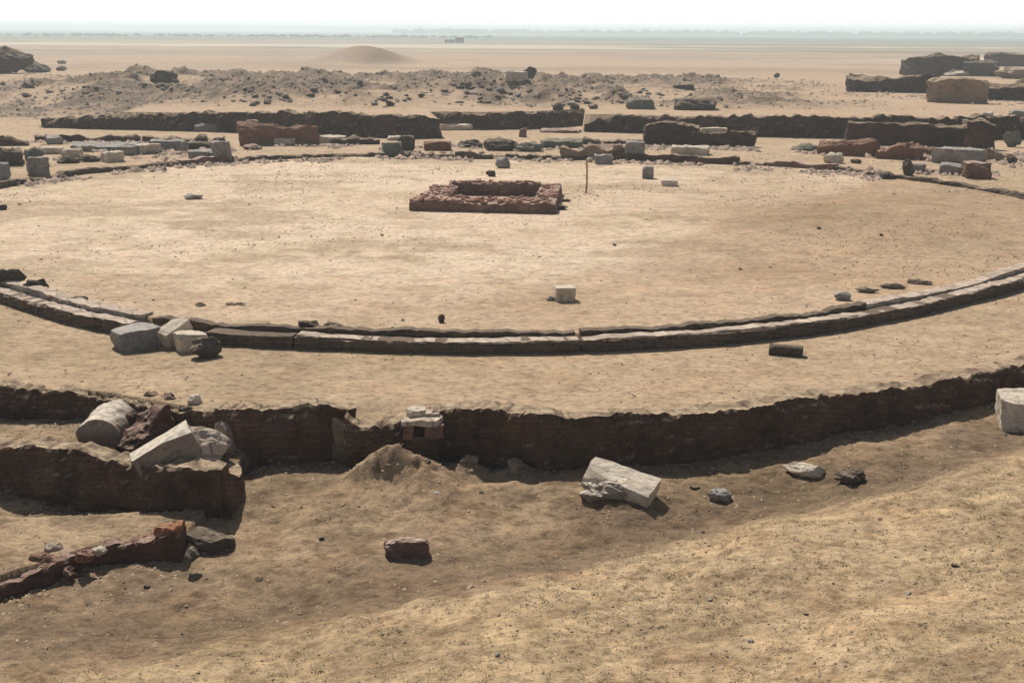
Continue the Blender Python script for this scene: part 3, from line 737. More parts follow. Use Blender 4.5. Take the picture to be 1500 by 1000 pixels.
stone('brick_lump', 'rubble', 'small lump of pinkish brick alone on the trench floor, centre foreground', (565,627,788,818), 'block', 'brick', depth=.28, n=14, rough=.1, yaw=4)
stone('rubble_lump', 'rubble', 'dark red rubble lump at the left end of the low brick wall', (50,100,806,850), 'boulder', 'redrubble', depth=.6, n=16, rough=.16, z=-1.6)
stone('rubble_lump', 'rubble', 'pale and red brick rubble cut by the left edge, bottom left', (-30,30,846,882), 'boulder', 'redrubble', depth=.7, n=16, rough=.16)
stone('dark_rock', 'rock', 'dark smooth rock sloping down at the right end of the low brick wall', (266,350,770,812), 'boulder', 'dark', depth=.6, n=14, rough=.07, tilt=(0, 12))
for i, (b, m_, lb) in enumerate([((558,592,672,686),'earthwall','earthy clod on the left of the earth mound by the drain'),((600,630,668,682),'dark','dark clod at the crest of the earth mound by the drain'),((672,705,664,684),'earthwall','round earthy clod at the wall foot right of the drain'),((742,768,668,686),'earthwall','small earthy clod at the corner of the long trench wall')]):
    stone('clod', 'rock', lb, b, 'boulder', m_, depth=.35, n=10, rough=.14)
# --- slabs on the front kerb
stone('stone_slab', 'stone slab', 'leftmost flat slab tumbled on the front left kerb', (170,240,474,512), 'slab', 'grey', yaw=22, z=-.26, depth=.9, n=14, rough=.03, tilt=(0, -3))
stone('stone_slab', 'stone slab', 'light grey slab leaning up across the front left kerb', (236,284,468,504), 'slab', 'lime', yaw=38, z=-.24, depth=.5, n=12, rough=.03, tilt=(10, -20))
stone('limestone_block', 'stone block', 'short pale block between the leaning slab and the dark broken stone on the kerb', (258,302,482,515), 'block', 'lime', yaw=15, z=-.27, depth=.6, n=12, rough=.05)
stone('dark_rock', 'rock', 'dark pitted broken stone at the right of the tumbled kerb slabs', (278,332,488,526), 'boulder', 'dark', yaw=10, z=-.28, depth=.6, n=14, rough=.13)
# --- court interior
stone('limestone_block', 'stone block', 'squared white block standing alone in the near part of the court', (811,842,417,442), 'cube', 'lime', yaw=10, depth=.5, n=14, rough=.015)
stone('boulder', 'boulder', 'little grey stone touching the left foot of the lone white block', (799,816,432,441), 'boulder', 'grey', depth=.2)
stone('boulder', 'boulder', 'small dark stone near the front kerb, left of the lone white block', (640,653,459,473), 'boulder', 'dark', depth=.18)
stone('boulder', 'boulder', 'grey stone with dark underside in the right part of the court', (1221,1249,424,441), 'boulder', 'grey', depth=.4)
stone('column_drum', 'column drum', 'dark cylindrical stone lying on the terrace outside the front right kerb', (1127,1175,503,522), 'drum', 'dark', yaw=-3, depth=.32, n=12, rough=.04)
stone('boulder', 'boulder', 'flat grey stone lying in the far left part of the court', (268,298,282,293), 'boulder', 'grey', depth=.8)
stone('boulder', 'boulder', 'blue grey boulder at the far rim of the court behind the brick enclosure', (722,748,228,247), 'boulder', 'grey', depth=.7)
stone('boulder', 'boulder', 'small dark stone just below the blue grey boulder', (711,728,247,259), 'boulder', 'dark', depth=.4)
stone('limestone_block', 'stone block', 'small upright grey block with a light top in the far right of the court', (941,957,243,262), 'block', 'grey', depth=.5)
stone('stone_slab', 'stone slab', 'small white slab lying flat beside the upright grey block', (969,992,262,273), 'slab', 'lime', depth=.6, tilt=(6, 0))
stone('boulder', 'boulder', 'small stone cut by the left edge inside the court', (-6,12,299,308), 'boulder', 'dark', depth=.3)
ins_rub = [((-20,40,405,428),'dark','dark rubble heap inside the kerb at the left edge'),((30,72,408,424),'dark','jagged rubble inside the left kerb, right of the heap at the edge'),((98,130,434,441),'dark','thin line of dark stones inside the left kerb'),
           ((432,470,471,488),'dark','rough dark rubble on the kerb gap behind its middle stretch, left lump'),((466,506,471,485),'dark','rough dark rubble behind the middle stretch of kerb, right lump'),
           ((284,302,444,449),'dark','small flat stone on the court behind the tumbled kerb slabs'),((330,346,443,448),'dark','left of two tiny dark stones on the court behind the kerb gap'),((346,360,443,448),'dark','right of two tiny dark stones on the court behind the kerb gap'),
           ((843,862,498,510),'dark','dark crumbled stone in the small break of the front kerb')]
for b, m_, lb in ins_rub:
    stone('rubble_lump', 'rubble', lb, b, 'boulder', m_, n=12, rough=.16, depth=.4)
# low sunken edging in the court, right
ed = [(1250,1290,421,430),(1288,1330,416,424),(1330,1368,408,418)]
for i, b in enumerate(ed):
    stone('edging_stone', 'edging', ['left', 'middle', 'right'][i] + ' piece of the low dark edging inside the right kerb', b, 'boulder', 'rubble', dims=(.35, .13), n=10, rough=.16, yaw=8)
# post
px_, py_, pz_ = ground(858, 283)
ps = []
fq = []
hp = (283 - 234) * math.hypot(px_, py_) / F
for k_ in range(9):
    t = k_ / 8
    for a_ in range(8):
        an = a_ * math.pi / 4; rr_ = .06 * (1 - .25 * t) * (1 + .12 * random.uniform(-1, 1))
        ps.append((rr_ * math.cos(an) + .05 * math.sin(t * 3), rr_ * math.sin(an), -.2 + (hp + .2) * t))
fl = [tuple(q) for q in gridfaces(9, 8, True).tolist()] + [tuple(range(8))[::-1], tuple(range(64, 72))]
o = mkmesh('wooden_post', ps, fl, M['wood']); o.location = (px_, py_, pz_); tag(o, 'thin brown post standing in the court right of the brick enclosure', 'post')

# --- brick enclosure in the middle of the court: four walls built of courses
bl_ = at(600, 310, 0); br_ = at(813, 314, 0)
tl_ = at(644, 277, .35); tr_ = at(808, 279, .35)
ex_, ey_ = br_[0] - bl_[0], br_[1] - bl_[1]
wd = math.hypot(ex_, ey_); ang = math.atan2(ey_, ex_)
en = empty('brick_enclosure', ((bl_[0] + br_[0]) / 2, (bl_[1] + br_[1]) / 2, 0)); en.rotation_euler = (0, 0, ang)
tag(en, 'low rectangular red brick enclosure in the middle of the round court', 'brick enclosure')
def bench(name, x0, x1, y0, y1, h, seed, mat='brick', hn=.1):
    nx = max(4, int((x1 - x0) / .09)); ny = max(4, int((y1 - y0) / .09)); nz = 6
    xs = np.linspace(x0, x1, nx); ys = np.linspace(y0, y1, ny)
    XX, YY = np.meshgrid(xs, ys, indexing='ij')
    hm = h + hn * fbm(XX * 1.4, YY * 1.4, seed, 4) * .9 + .12 * (vn(np.floor(XX / .24), np.floor(YY / .2), seed + 5) - .5) + .05 * fbm(XX * 7, YY * 7, seed + 2, 2)
    V = [np.stack([XX, YY, hm], -1).reshape(-1, 3)]
    F_ = gridfaces(nx, ny).tolist()
    # skirts
    border = [(i, 0) for i in range(nx)] + [(nx - 1, j) for j in range(1, ny)] + [(i, ny - 1) for i in range(nx - 2, -1, -1)] + [(0, j) for j in range(ny - 2, 0, -1)]
    nb = len(border); off = nx * ny; prev = [i * ny + j for i, j in border]
    base = V[0][prev]; cx_, cy_ = (x0 + x1) / 2, (y0 + y1) / 2
    for k_ in range(1, nz + 1):
        t = k_ / nz; q = base.copy(); q[:, 2] = base[:, 2] * (1 - t) - .12 * t
        s_ = np.arange(nb) * .09
        o_ = .05 * fbm(s_ * 2, q[:, 2] * 3, seed + 3, 3) + .05 * t
        q[:, 0] += np.where(np.abs(base[:, 0] - x0) < 1e-4, -o_, np.where(np.abs(base[:, 0] - x1) < 1e-4, o_, 0))
        q[:, 1] += np.where(np.abs(base[:, 1] - y0) < 1e-4, -o_, np.where(np.abs(base[:, 1] - y1) < 1e-4, o_, 0))
        V.append(q); cur = [off + i for i in range(nb)]
        for i in range(nb): F_.append([prev[i], cur[i], cur[(i + 1) % nb], prev[(i + 1) % nb]])
        prev = cur; off += nb
    return mkmesh(name, np.concatenate(V), F_, M[mat], en)
hw = wd / 2
dep = 6.7
bench('front_wall', -hw, hw, 0, 1.9, .46, 401)
bench('left_wall', -hw + .25, -hw + 1.5, 1.92, dep - .92, .46, 402, hn=.16)
bench('right_wall', hw - 1.05, hw - .05, 1.92, dep - .02, .52, 403, hn=.14)
bench('back_wall', -hw + 1.0, hw - 1.07, dep - .9, dep, .62, 404, hn=.12)
rb = np.random.default_rng(12); BV = []; BF = []
cubev = np.array([[a, b, c] for a in (-.5, .5) for b in (-.5, .5) for c in (-.5, .5)]); cubef = [(0, 1, 3, 2), (4, 6, 7, 5), (0, 4, 5, 1), (2, 3, 7, 6), (0, 2, 6, 4), (1, 5, 7, 3)]
strips = [(-hw, hw, 0, 1.75, .46, 120), (-hw + .25, -hw + 1.4, 1.8, dep - .9, .46, 45), (hw - .95, hw - .05, 1.8, dep, .52, 55), (-hw + 1, hw - 1.1, dep - .85, dep, .62, 50)]
for x0, x1, y0, y1, hh, nn in strips:
    for _ in range(nn):
        yw = rb.choice([0, 0, math.pi / 2]) + rb.normal(0, .25); sc = np.array([.34, .18, .11]) * rb.uniform(.6, 1.15)
        q = cubev * sc; q = q + rb.normal(0, .008, q.shape); c_, s_ = math.cos(yw), math.sin(yw)
        q = np.stack([q[:, 0] * c_ - q[:, 1] * s_ + rb.uniform(x0 + .1, x1 - .1), q[:, 0] * s_ + q[:, 1] * c_ + rb.uniform(y0 + .08, y1 - .1), q[:, 2] + q[:, 0] * rb.normal(0, .15) + hh + rb.uniform(-.02, .07)], 1)
        BF += [tuple(v + len(BV) * 8 for v in f_) for f_ in cubef]; BV.append(q)
o = mkmesh('loose_bricks', np.concatenate(BV), BF, M['pinkbrick'], en); o['kind'] = 'stuff'
stone('boulder', 'boulder', 'dark rubble stones spilled at the right foot of the brick enclosure', (812,832,298,308), 'boulder', 'dark', depth=.5, rough=.15)
stone('boulder', 'boulder', 'small dark stone behind the spilled rubble, right of the brick enclosure', (820,838,290,296), 'boulder', 'dark', depth=.4, rough=.15)

# --- blocks and walls between the court and the far wall faces
L = [
 # name, cat, label, box, kind, mat, yaw
 ('stone_cube','stone block','grey squared cube standing in the far left, right of the one at the edge',(43,71,231,257),'cube','grey',6),
 ('stone_cube','stone block','grey squared cube cut by the left edge',(-14,13,240,266),'cube','grey',4),
 ('stone_slab','stone slab','long flat beam with a pale top, longest in the far left cluster',(108,200,208,222),'slab','grey',-5),
 ('stone_slab','stone slab','small pale topped slab at the head of the far left cluster',(70,92,200,212),'slab','grey',5),
 ('stone_slab','stone slab','low pale slab left of the small white one in the far left cluster',(62,92,216,226),'slab','lime',0),
 ('stone_slab','stone slab','white topped slab in the middle of the far left cluster',(92,120,218,230),'slab','lime',-10),
 ('stone_block','stone block','pale topped block nearest the kerb in the far left cluster',(151,179,222,238),'block','lime',20),
 ('stone_block','stone block','pinkish block with a pale top behind the nearest one in the far left cluster',(172,202,214,228),'block','grey',-15),
 ('stone_block','stone block','pale broken block at the right end of the far left cluster',(198,232,211,226),'block','lime',25),
 ('stone_slab','stone slab','sloping grey slab between the far left cluster and the upright grey block',(222,272,205,223),'slab','grey',-18),
 ('stone_block','stone block','dark flat stone row behind the sloping grey slab',(268,314,207,219),'slab','dark',0),
 ('stone_block','stone block','upright grey block with a rounded pale top by the far left kerb',(313,338,208,234),'cube','grey',8),
 ('boulder','boulder','brown rounded stone touching the back of the upright grey block',(312,334,199,212),'boulder','dark',0),
 ('stone_slab','stone slab','low pale stones left of the upright grey block',(274,312,220,233),'slab','grey',10),
 ('boulder','boulder','dark heap of rubble at the far left edge behind the grey cubes',(-10,38,214,244),'boulder','dark',0),
 ('boulder','boulder','dark rubble heap directly behind the right grey cube',(34,66,216,236),'boulder','green',0),
 ('boulder','boulder','dark stone before the white topped slab in the far left cluster',(86,118,228,240),'boulder','dark',0),
 ('boulder','boulder','dark crumbling stone left of the block nearest the kerb, far left',(116,152,226,238),'boulder','dark',0),
 ('low_wall','wall','low dark wall stub running in from the left edge',(-10,42,203,214),'slab','mudfar',-14),
 ('low_wall','wall','long low dark wall behind the far left cluster',(62,200,199,208),'slab','mudfar',0),
 ('low_wall','wall','short dark wall bit behind the sloping grey slab',(212,300,199,208),'slab','mudfar',0),
 ('brick_block','ruined wall','large rectangular reddish brick block standing before the left dark wall face',(354,463,182,214),'block','brick',1),
 ('stone_slab','stone slab','small pale stone on the ground at the foot of the reddish brick block',(402,432,202,214),'slab','lime',0),
 ('stone_slab','stone slab','low pale slab just right of the reddish brick block',(463,506,198,210),'slab','lime',0),
 ('stone_slab','stone slab','pale slab lying in shade against the left dark wall face',(287,320,181,193),'slab','grey',0),
 ('rubble_lump','rubble','red crumbled bricks at the left foot of the reddish brick block',(356,386,211,220),'boulder','brick',0),
 ('low_wall','wall','low dark wall right of the reddish brick block, ending short of the stacked stones',(486,556,201,212),'slab','mudfar',0),
 ('stone_block','stone block','dark stacked stone with a white top, centre left background',(584,607,199,222),'block','dark',0),
 ('stone_slab','stone slab','grey green slab at the left of the dark stacked stone',(561,588,208,225),'slab','green',14),
 ('stone_slab','stone slab','thin white slab behind the grey green one, centre left background',(566,594,199,206),'slab','lime',0),
 ('brick_block','ruined wall','low dark red brick stub right of the stacked stones, behind the far kerb',(622,661,206,221),'block','brick',0),
 ('stone_slab','stone slab','pale slab against the middle dark wall face, at its left end',(645,690,181,191),'slab','lime',0),
 ('rubble_lump','rubble','brown rubble ridge left of the grey green stones, centre background',(668,712,204,217),'boulder','dark',0),
 ('rubble_lump','rubble','dark rubble ridge above the blue grey boulder',(706,756,200,222),'boulder','dark',0),
 ('rubble_lump','rubble','grey green mottled heap right of the blue grey boulder',(748,800,206,223),'boulder','green',0),
 ('stone_slab','stone slab','long grey green slab, centre background',(792,852,203,217),'slab','green',3),
 ('rubble_lump','rubble','dark rubble at the right end of the long grey green slab',(846,880,200,215),'boulder','dark',0),
 ('stone_block','post stub','reddish brown stub standing below the middle dark wall face',(761,772,188,201),'block','brick',0),
 ('stone_slab','stone slab','thin brown ledge on the sand below the right part of the middle wall face',(792,850,189,195),'slab','brick',-4),
 ('low_wall','wall','low pinkish wall bit above the far kerb, left of the grey oblong block',(822,914,213,229),'slab','earthwall',0),
 ('stone_block','stone block','grey oblong block lying on the far kerb, top of the thin brown post',(870,897,226,241),'block','grey',12),
 ('boulder','boulder','tiny pale stone left of the grey oblong block on the far kerb',(858,870,229,238),'boulder','lime',0),
 ('stone_block','stone block','dark block with a white top on the far kerb right of centre',(915,943,208,232),'block','grey',0),
 ('stone_slab','stone slab','grey slab beside the white topped dark block on the far kerb',(898,920,222,233),'slab','dark',0),
 ('low_wall','wall','thin dark wall line left of the humped ruin, right of centre',(868,948,204,211),'slab','mudfar',0),
 ('ruined_wall','ruined wall','humped dark ruin with sloping left side, right of centre background',(945,1020,181,213),'block','mudfar',0),
 ('ruined_wall','ruined wall','lower dark ruin with pale stones on top, right half of the humped pair',(1014,1103,188,216),'block','mudfar',2),
 ('stone_slab','stone slab','long pale slab in front of the humped dark ruin',(984,1037,213,228),'slab','lime',-2),
 ('boulder','boulder','dark green low bush-like rock left of the long red brick row',(1165,1202,209,222),'boulder','green',0),
 ('boulder','boulder','pale boulder with dark underside by the far right kerb',(1206,1238,221,240),'boulder','lime',0),
 ('boulder','boulder','small dark stone right of the pale boulder by the far right kerb',(1246,1262,232,240),'boulder','dark',0),
 ('brick_row','ruined wall','long crumbling row of red bricks, left part, in the right background',(1200,1290,208,229),'slab','brick',-3),
 ('brick_row','ruined wall','crumbling red brick row, right part, reaching towards the dark beam',(1286,1348,212,234),'slab','brick',-3),
 ('brick_row','ruined wall','low reddish wall bit between the brick row and the dark beam',(1346,1380,215,228),'slab','brick',0),
 ('ruined_wall','ruined wall','long dark ruined wall with sloping left end, right background',(1248,1410,182,214),'block','mudfar',1),
 ('pillar','pillar','thin pale pillar at the right end of the long dark ruined wall',(1409,1417,178,208),'block','lime',0),
 ('ruined_wall','ruined wall','dark ruin with a yellowish block before it, right of the thin pale pillar',(1416,1452,184,220),'block','mudfar',0),
 ('stone_block','stone block','small yellowish block in the dark ruin right of the thin pale pillar',(1434,1450,190,202),'block','lime',0),
 ('boulder','boulder','dark round stone with a light side at the right edge, below the dark wall face',(1469,1494,190,216),'boulder','green',0),
 ('stone_slab','stone slab','pale topped slab at the right edge above the dark round stone',(1478,1530,185,200),'slab','grey',0),
 ('stone_beam','stone beam','dark oblong beam with a pale top, right background',(1371,1438,217,241),'cube','grey',-16),
 ('boulder','boulder','upright dark stone at the left of the row of blocks, right background',(1320,1338,233,258),'boulder','dark',0),
 ('stone_block','stone block','small pale topped block next to the upright dark stone',(1335,1354,240,254),'block','grey',0),
 ('stone_block','stone block','low grey block with orange top, left of the brick coloured cube',(1378,1412,240,256),'block','grey',0),
 ('stone_cube','stone block','brick coloured cube with a white top, right background',(1411,1447,238,262),'cube','brick',14),
 ('boulder','boulder','dark flattened stone on the far right kerb line',(1285,1312,249,263),'boulder','dark',0),
 ('boulder','boulder','dark stone near the right edge, right of the brick coloured cube',(1472,1490,230,240),'boulder','dark',0),
 ('low_wall','wall','low brown wall bit between the dark beam and the right edge',(1448,1484,222,236),'slab','earthwall',0),
 ('boulder','boulder','small stone by the kerb below the two grey cubes',(34,42,262,270),'boulder','dark',0),
 # beyond the far scarp
 ('stone_block','stone block','grey green oblong block on the sand above the right dark wall face',(917,957,145,160),'block','green',0),
 ('stone_block','stone block','dark brown oblong block right of the grey green one',(989,1046,145,162),'block','dark',2),
 ('stone_slab','stone slab','thin dark slab at the right end of the rubble field',(984,1015,124,131),'slab','dark',0),
 ('boulder','boulder','leftmost of three dark stones along the edge above the middle wall face',(808,827,152,163),'boulder','dark',0),
 ('boulder','boulder','middle one of three dark stones along the edge above the middle wall face',(835,849,152,161),'boulder','dark',0),
 ('boulder','boulder','rightmost reddish one of three stones along the edge above the middle wall face',(861,878,152,160),'boulder','brick',0),
 ('boulder','boulder','small dark rock alone on the sand behind the rubble field',(690,706,104,112),'boulder','dark',0),
 ('stone_slab','stone slab','pale leaning slab behind the rubble field, under the dark rock',(738,772,106,119),'slab','lime',10),
 ('dark_rock','rock','dark rock propped at the right of the pale leaning slab',(764,786,99,115),'boulder','dark',0),
 ('boulder','boulder','dark rock on the crest of the rubble field, left background',(216,262,105,121),'boulder','dark',0),
 ('boulder','boulder','tiny dark stone on the open sand right of centre, far away',(1133,1143,107,114),'boulder','dark',0),
 # far right ruins
 ('ruined_wall','ruined wall','dark wall topmost of the far right ruins',(1325,1424,86,111),'block','mudfar',0),
 ('ruined_wall','ruined wall','dark rough stub between the topmost wall and the right edge',(1414,1457,91,112),'block','dark',0),
 ('ruined_wall','ruined wall','dark wall at the right edge behind the pale lump',(1452,1560,82,98),'block','mudfar',0),
 ('ruined_wall','ruined wall','dark long wall at the left of the far right ruins',(1246,1364,113,136),'block','mudfar',0),
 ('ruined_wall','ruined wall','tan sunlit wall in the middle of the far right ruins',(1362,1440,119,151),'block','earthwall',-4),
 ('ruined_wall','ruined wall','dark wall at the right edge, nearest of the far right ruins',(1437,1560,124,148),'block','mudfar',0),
 ('earth_lump','rubble','pale sandy lump between the dark walls of the far right ruins',(1382,1418,103,112),'boulder','lime',0),
 ('earth_lump','rubble','pale sandy lump at the right edge among the far right ruins',(1455,1520,97,116),'boulder','earthwall',0),
 # far left outcrop
 ('ruined_tower','ruin','steep dark ruined mass on the skyline at the left edge',(-40,50,69,108),'boulder','mudfar',0),
 ('ruined_tower','ruin','low dark foot of the ruined mass, sloping right',(30,74,90,107),'boulder','dark',0),
 ('boulder','boulder','small stone right of the ruined mass on the left skyline',(84,98,88,94),'boulder','grey',0),
 ('boulder','boulder','lower small stone right of the ruined mass on the left skyline',(82,98,97,104),'boulder','dark',0),
]
L = [(a, b, c, d, e, 'redrubble' if a in ('brick_row', 'brick_block') else f, g) for a, b, c, d, e, f, g in L]
for nm, cat, lb, b, kd, mt, yw in L:
    big = (b[1] - b[0]) > 60
    if nm == 'ruined_wall': kd = 'cube'
    if nm in ('ruined_wall', 'ruined_tower') or (nm == 'brick_block' and big):
        stone(nm, cat, lb, b, kd, mt, yaw=yw, depth=(1.6 if b[3] > 150 else 4.5) if nm != 'ruined_tower' else 7, n=34 if big else 16, rough=.09, sink=.15, ragged=.35)
    elif nm in ('low_wall', 'brick_row'):
        stone(nm, cat, lb, b, kd, mt, yaw=yw, n=34 if big else 16, rough=.06 if big else .1, sink=.15, dr=.35, depth=1.2, ragged=.7)
    else:
        stone(nm, cat, lb, b, kd, mt, yaw=yw, rough=.09 if kd != 'boulder' else .13, n=12 if b[1] - b[0] > 20 else 8)
# things on top of the humped ruins and brick block
stone('stone_slab', 'stone slab', 'pale slab on top of the right half of the humped dark ruin', (1026,1064,187,193), 'slab', 'lime', z=.75, depth=.8)
stone('brick_pile', 'rubble', 'little pile of bricks on the left end of the reddish brick block', (362,380,176,184), 'block', 'brick', z=1.1, depth=.6)

# ------------------------------------------------------------------ scattered stones
rng = np.random.default_rng(5)
protos = [stone_mesh('rubble_stone', (1, .9, .7), 'boulder', M[m_], 900 + i, n=5, rough=.12) for i, m_ in enumerate(['grey', 'dark', 'rubble', 'earthwall', 'rubble', 'dark', 'grey'])]
used = [0] * len(protos)
def scatter_thing(x, y, s, k_, label, group):
    if used[k_] == 0: o = protos[k_]
    else: o = protos[k_].copy(); C.objects.link(o)
    used[k_] += 1
    o.location = (x, y, gz(x, y) - .12 * s); o.scale = (s * rng.uniform(.8, 1.3), s, s * rng.uniform(.35, .8)); o.rotation_euler = (rng.uniform(-.3, .3), rng.uniform(-.3, .3), rng.uniform(0, 6.28))
    tag(o, label, 'stone', group)
cnt = 0
heaps = [(390,145,40,12),(560,148,35,14),(470,130,70,14),(650,140,50,16),(740,140,50,14),(120,135,60,14),(240,125,40,10),(850,148,60,8),(930,138,60,7),(700,125,60,10),(30,125,40,6)]
while cnt < 170:
    h_ = heaps[rng.integers(len(heaps))]
    px, py = rng.normal(h_[0], h_[2] * .5), rng.normal(h_[1], h_[3] * .5)
    if not (112 < py < 161) or px < -20 or px > 1060: continue
    x, y, z = ground(px, py)
    scatter_thing(x, y, rng.uniform(.35, 1.0), int(rng.choice([0, 1, 1, 2, 4, 5, 6])), 'small weathered stone lying in the rubble field beyond the far dark wall faces', 'stones of the rubble field')
    cnt += 1
def scatter_mesh(name, P, sizes, mat, label, cat):
    # low five-sided chips joined into one sheet of gravel
    base = np.array([[1, 0, 0], [.3, .95, 0], [-.8, .6, 0], [-.8, -.6, 0], [.3, -.95, 0], [.5, .1, .6], [-.35, -.2, .75]])
    bf = [(0, 1, 5), (1, 2, 6), (1, 6, 5), (2, 3, 6), (3, 4, 6), (4, 0, 5), (4, 5, 6)]
    n = len(P); a = rng.uniform(0, 6.28, n); ca, sa = np.cos(a), np.sin(a)
    B = base[None] * rng.uniform(.7, 1.3, (n, 7, 1)) * sizes[:, None, None]
    B = B * np.array([1, 1, 1])[None]
    X = B[..., 0] * ca[:, None] - B[..., 1] * sa[:, None] + P[:, 0:1]; Y = B[..., 0] * sa[:, None] + B[..., 1] * ca[:, None] + P[:, 1:2]
    Z = B[..., 2] + P[:, 2:3] - .1 * sizes[:, None]
    V = np.stack([X, Y, Z], -1).reshape(-1, 3)
    Fq = (np.array(bf)[None] + (np.arange(n) * 7)[:, None, None]).reshape(-1, 3)
    o = mkmesh(name, V, Fq, mat); tag(o, label, cat, kind='stuff'); return o

bands_ = [((-20,236),(60,228),16),((60,226),(240,222),16),((40,206),(330,202),7),((240,226),(345,222),12),((350,216),(560,209),7),((555,222),(700,212),10),((690,216),(905,213),12),((868,212),(960,209),6),
          ((940,216),(1110,218),8),((1160,218),(1360,232),12),((1340,222),(1500,238),16),((1260,258),(1460,262),8),((0,272),(250,243),5),((240,243),(600,229),4),((600,230),(900,232),5),((880,234),(1300,258),5),((355,214),(470,214),4),((1240,136),(1500,150),8),((900,126),(1060,138),8)]
BP = []
for (a0, b0), (a1, b1), wdt in bands_:
    m_ = int(abs(a1 - a0) * wdt * .14) + 10
    for _ in range(m_):
        t = rng.uniform(); px = a0 + (a1 - a0) * t; py = b0 + (b1 - b0) * t + rng.normal(0, wdt * .4)
        zg = 1.1 if py < 165 else .1
        x, y = at(px, py, zg)
        if vn(x * .5, y * .5, 77) > .38: BP.append((x, y))
BP = np.array(BP); BP = np.column_stack([BP, terrain(BP[:, 0], BP[:, 1])])
half = rng.uniform(size=len(BP)) < .5
scatter_mesh('masonry_debris', BP[half], rng.uniform(.07, .3, half.sum()), M['rubble'], 'brown masonry debris strewn in bands round the far side of the court', 'rubble')
scatter_mesh('masonry_debris', BP[~half], rng.uniform(.07, .34, (~half).sum()), M['brick'], 'red brick debris strewn in bands round the far side of the court', 'rubble')
# loose stones by the court and on the trench floor
loose = [(30,300),(365,300),(455,395),(520,440),(700,430),(1085,395),(1128,392),(900,360),(1180,300),(1310,285),(1045,265),(560,345),(225,440),(60,380),(1200,335),(1290,345),(1450,300),(590,470),(1010,395),(790,377)]
for px, py in loose:
    x, y, z = ground(px, py); scatter_thing(x, y, rng.uniform(.07, .14) * (1 + (500 - py) / 300), 5, 'tiny dark stone on the pale sand of the court', 'tiny stones on the court sand')
loose = [(500,690),(420,725),(660,745),(705,722),(1105,760),(1290,760),(960,745),(1360,640),(1400,655),(1305,735),(860,750),(470,790),(380,850),(130,885),(690,860),(840,862),(560,885),(730,960),(1040,880),(1180,900),(1330,870),(1400,830),(1250,745),(1345,750),(1030,780),(1100,940),(440,900),(215,860),(640,722),(400,742)]
for px, py in loose:
    x, y, z = ground(px, py); scatter_thing(x, y, rng.uniform(.06, .16), int(rng.choice([1, 3, 5, 6])), 'small dark stone on the trench floor or the foreground bank', 'small stones in the foreground')

def sample(n, x0, x1, y0, y1, cond):
    x = rng.uniform(x0, x1, n); y = rng.uniform(y0, y1, n); z, d = terrain(x, y, True); m_ = cond(x, y, z, d)
    return np.stack([x, y, z], 1)[m_], {k_: v[m_] for k_, v in d.items()}
P, d = sample(48000, -75, 45, 112, 200, lambda x, y, z, d: (rng.uniform(size=len(x)) < d['rub'] * .6) & d['mD'])
scatter_mesh('rubble', P[9000:13000], rng.uniform(.06, .3, len(P[9000:13000])), M['dark'], 'dark stone rubble speckling the low heaps beyond the far dark wall faces', 'rubble')
scatter_mesh('rubble', P[:9000], rng.uniform(.06, .24, len(P[:9000])) * rng.uniform(.6, 1.5, len(P[:9000])), M['rubble'], 'broken grey stone rubble covering the low heaps beyond the far dark wall faces', 'rubble')
P, d = sample(16000, -30, 30, 13, 82, lambda x, y, z, d: (np.abs(x) < y * .55) & (rng.uniform(size=len(x)) < .12 + sstep(.55, .75, vn(x * .25, y * .25, 97))))
scatter_mesh('gravel', P, rng.uniform(.008, .03, len(P)) * (1 + P[:, 1] / 50), M['dark'], 'fine dark gravel strewn over the sand', 'gravel')
P, d = sample(9000, -14, 14, 12, 27, lambda x, y, z, d: d['mT'] & (rng.uniform(size=len(x)) < .25 + .5 * vn(x * .8, y * .8, 3)))
scatter_mesh('earth_clods', P, rng.uniform(.012, .045, len(P)), M['earthwall'], 'brown clods of earth over the trench floor and the bank', 'earth clods')

Q = []
for ws in (W_MAIN, W_MID, W_LEFT, W_FARL, W_SEC, W_LOW):
    p_, s__ = resample(ws, .035); sc = 1 - np.abs(rng.normal(0, .016, len(p_))) - .002
    Q.append(np.stack([p_[:, 0] * sc, p_[:, 1] * sc], 1))
Q = np.concatenate(Q); Q = np.column_stack([Q, terrain(Q[:, 0], Q[:, 1])])
scatter_mesh('fallen_crumbs', Q, rng.uniform(.015, .06, len(Q)), M['earthwall'], 'crumbs of earth and brick fallen along the foot of the trench walls', 'earth clods')
for k_, o in enumerate(protos):
    if used[k_] == 0: bpy.data.objects.remove(o)

P, d = sample(16000, -11, 11, 11.5, 21, lambda x, y, z, d: d['mT'] & (np.abs(x) < y * .5))
scatter_mesh('grit', P, rng.uniform(.004, .016, len(P)) * rng.uniform(.7, 1.5, len(P)), M['rubble'], 'fine brown grit over the nearest ground', 'gravel')
# dry grass on the bank
mg, ntg, bg = newmat('dry_straw_grass')
ob_ = ntg.nodes.new('ShaderNodeNewGeometry')
cr_ = ramp(ntg, ob_.outputs['Random Per Island'], [(0, (.30, .22, .12)), (.5, (.44, .35, .2)), (1, (.34, .3, .17))])
ntg.links.new(cr_.outputs[0], bg.inputs['Base Color'])
P, d = sample(70000, -13, 16, 11.5, 27, lambda x, y, z, d: d['mT'] & (np.abs(x) < y * .6) & (rng.uniform(size=len(x)) < (.03 + .22 * d['bank']) * sstep(.35, .6, .5 * vn(x * 1.1, y * 1.1, 91) + .5 * vn(x * 3.1, y * 3.1, 92))))
nb = 8; n = len(P)
a = rng.uniform(0, 6.28, (n, nb)); ln = rng.uniform(.025, .095, (n, nb)); ox = rng.normal(0, .03, (n, nb)); oy = rng.normal(0, .03, (n, nb))
bx0 = P[:, 0:1] + ox; by0 = P[:, 1:2] + oy; bz0 = np.repeat(P[:, 2:3], nb, 1) - .005
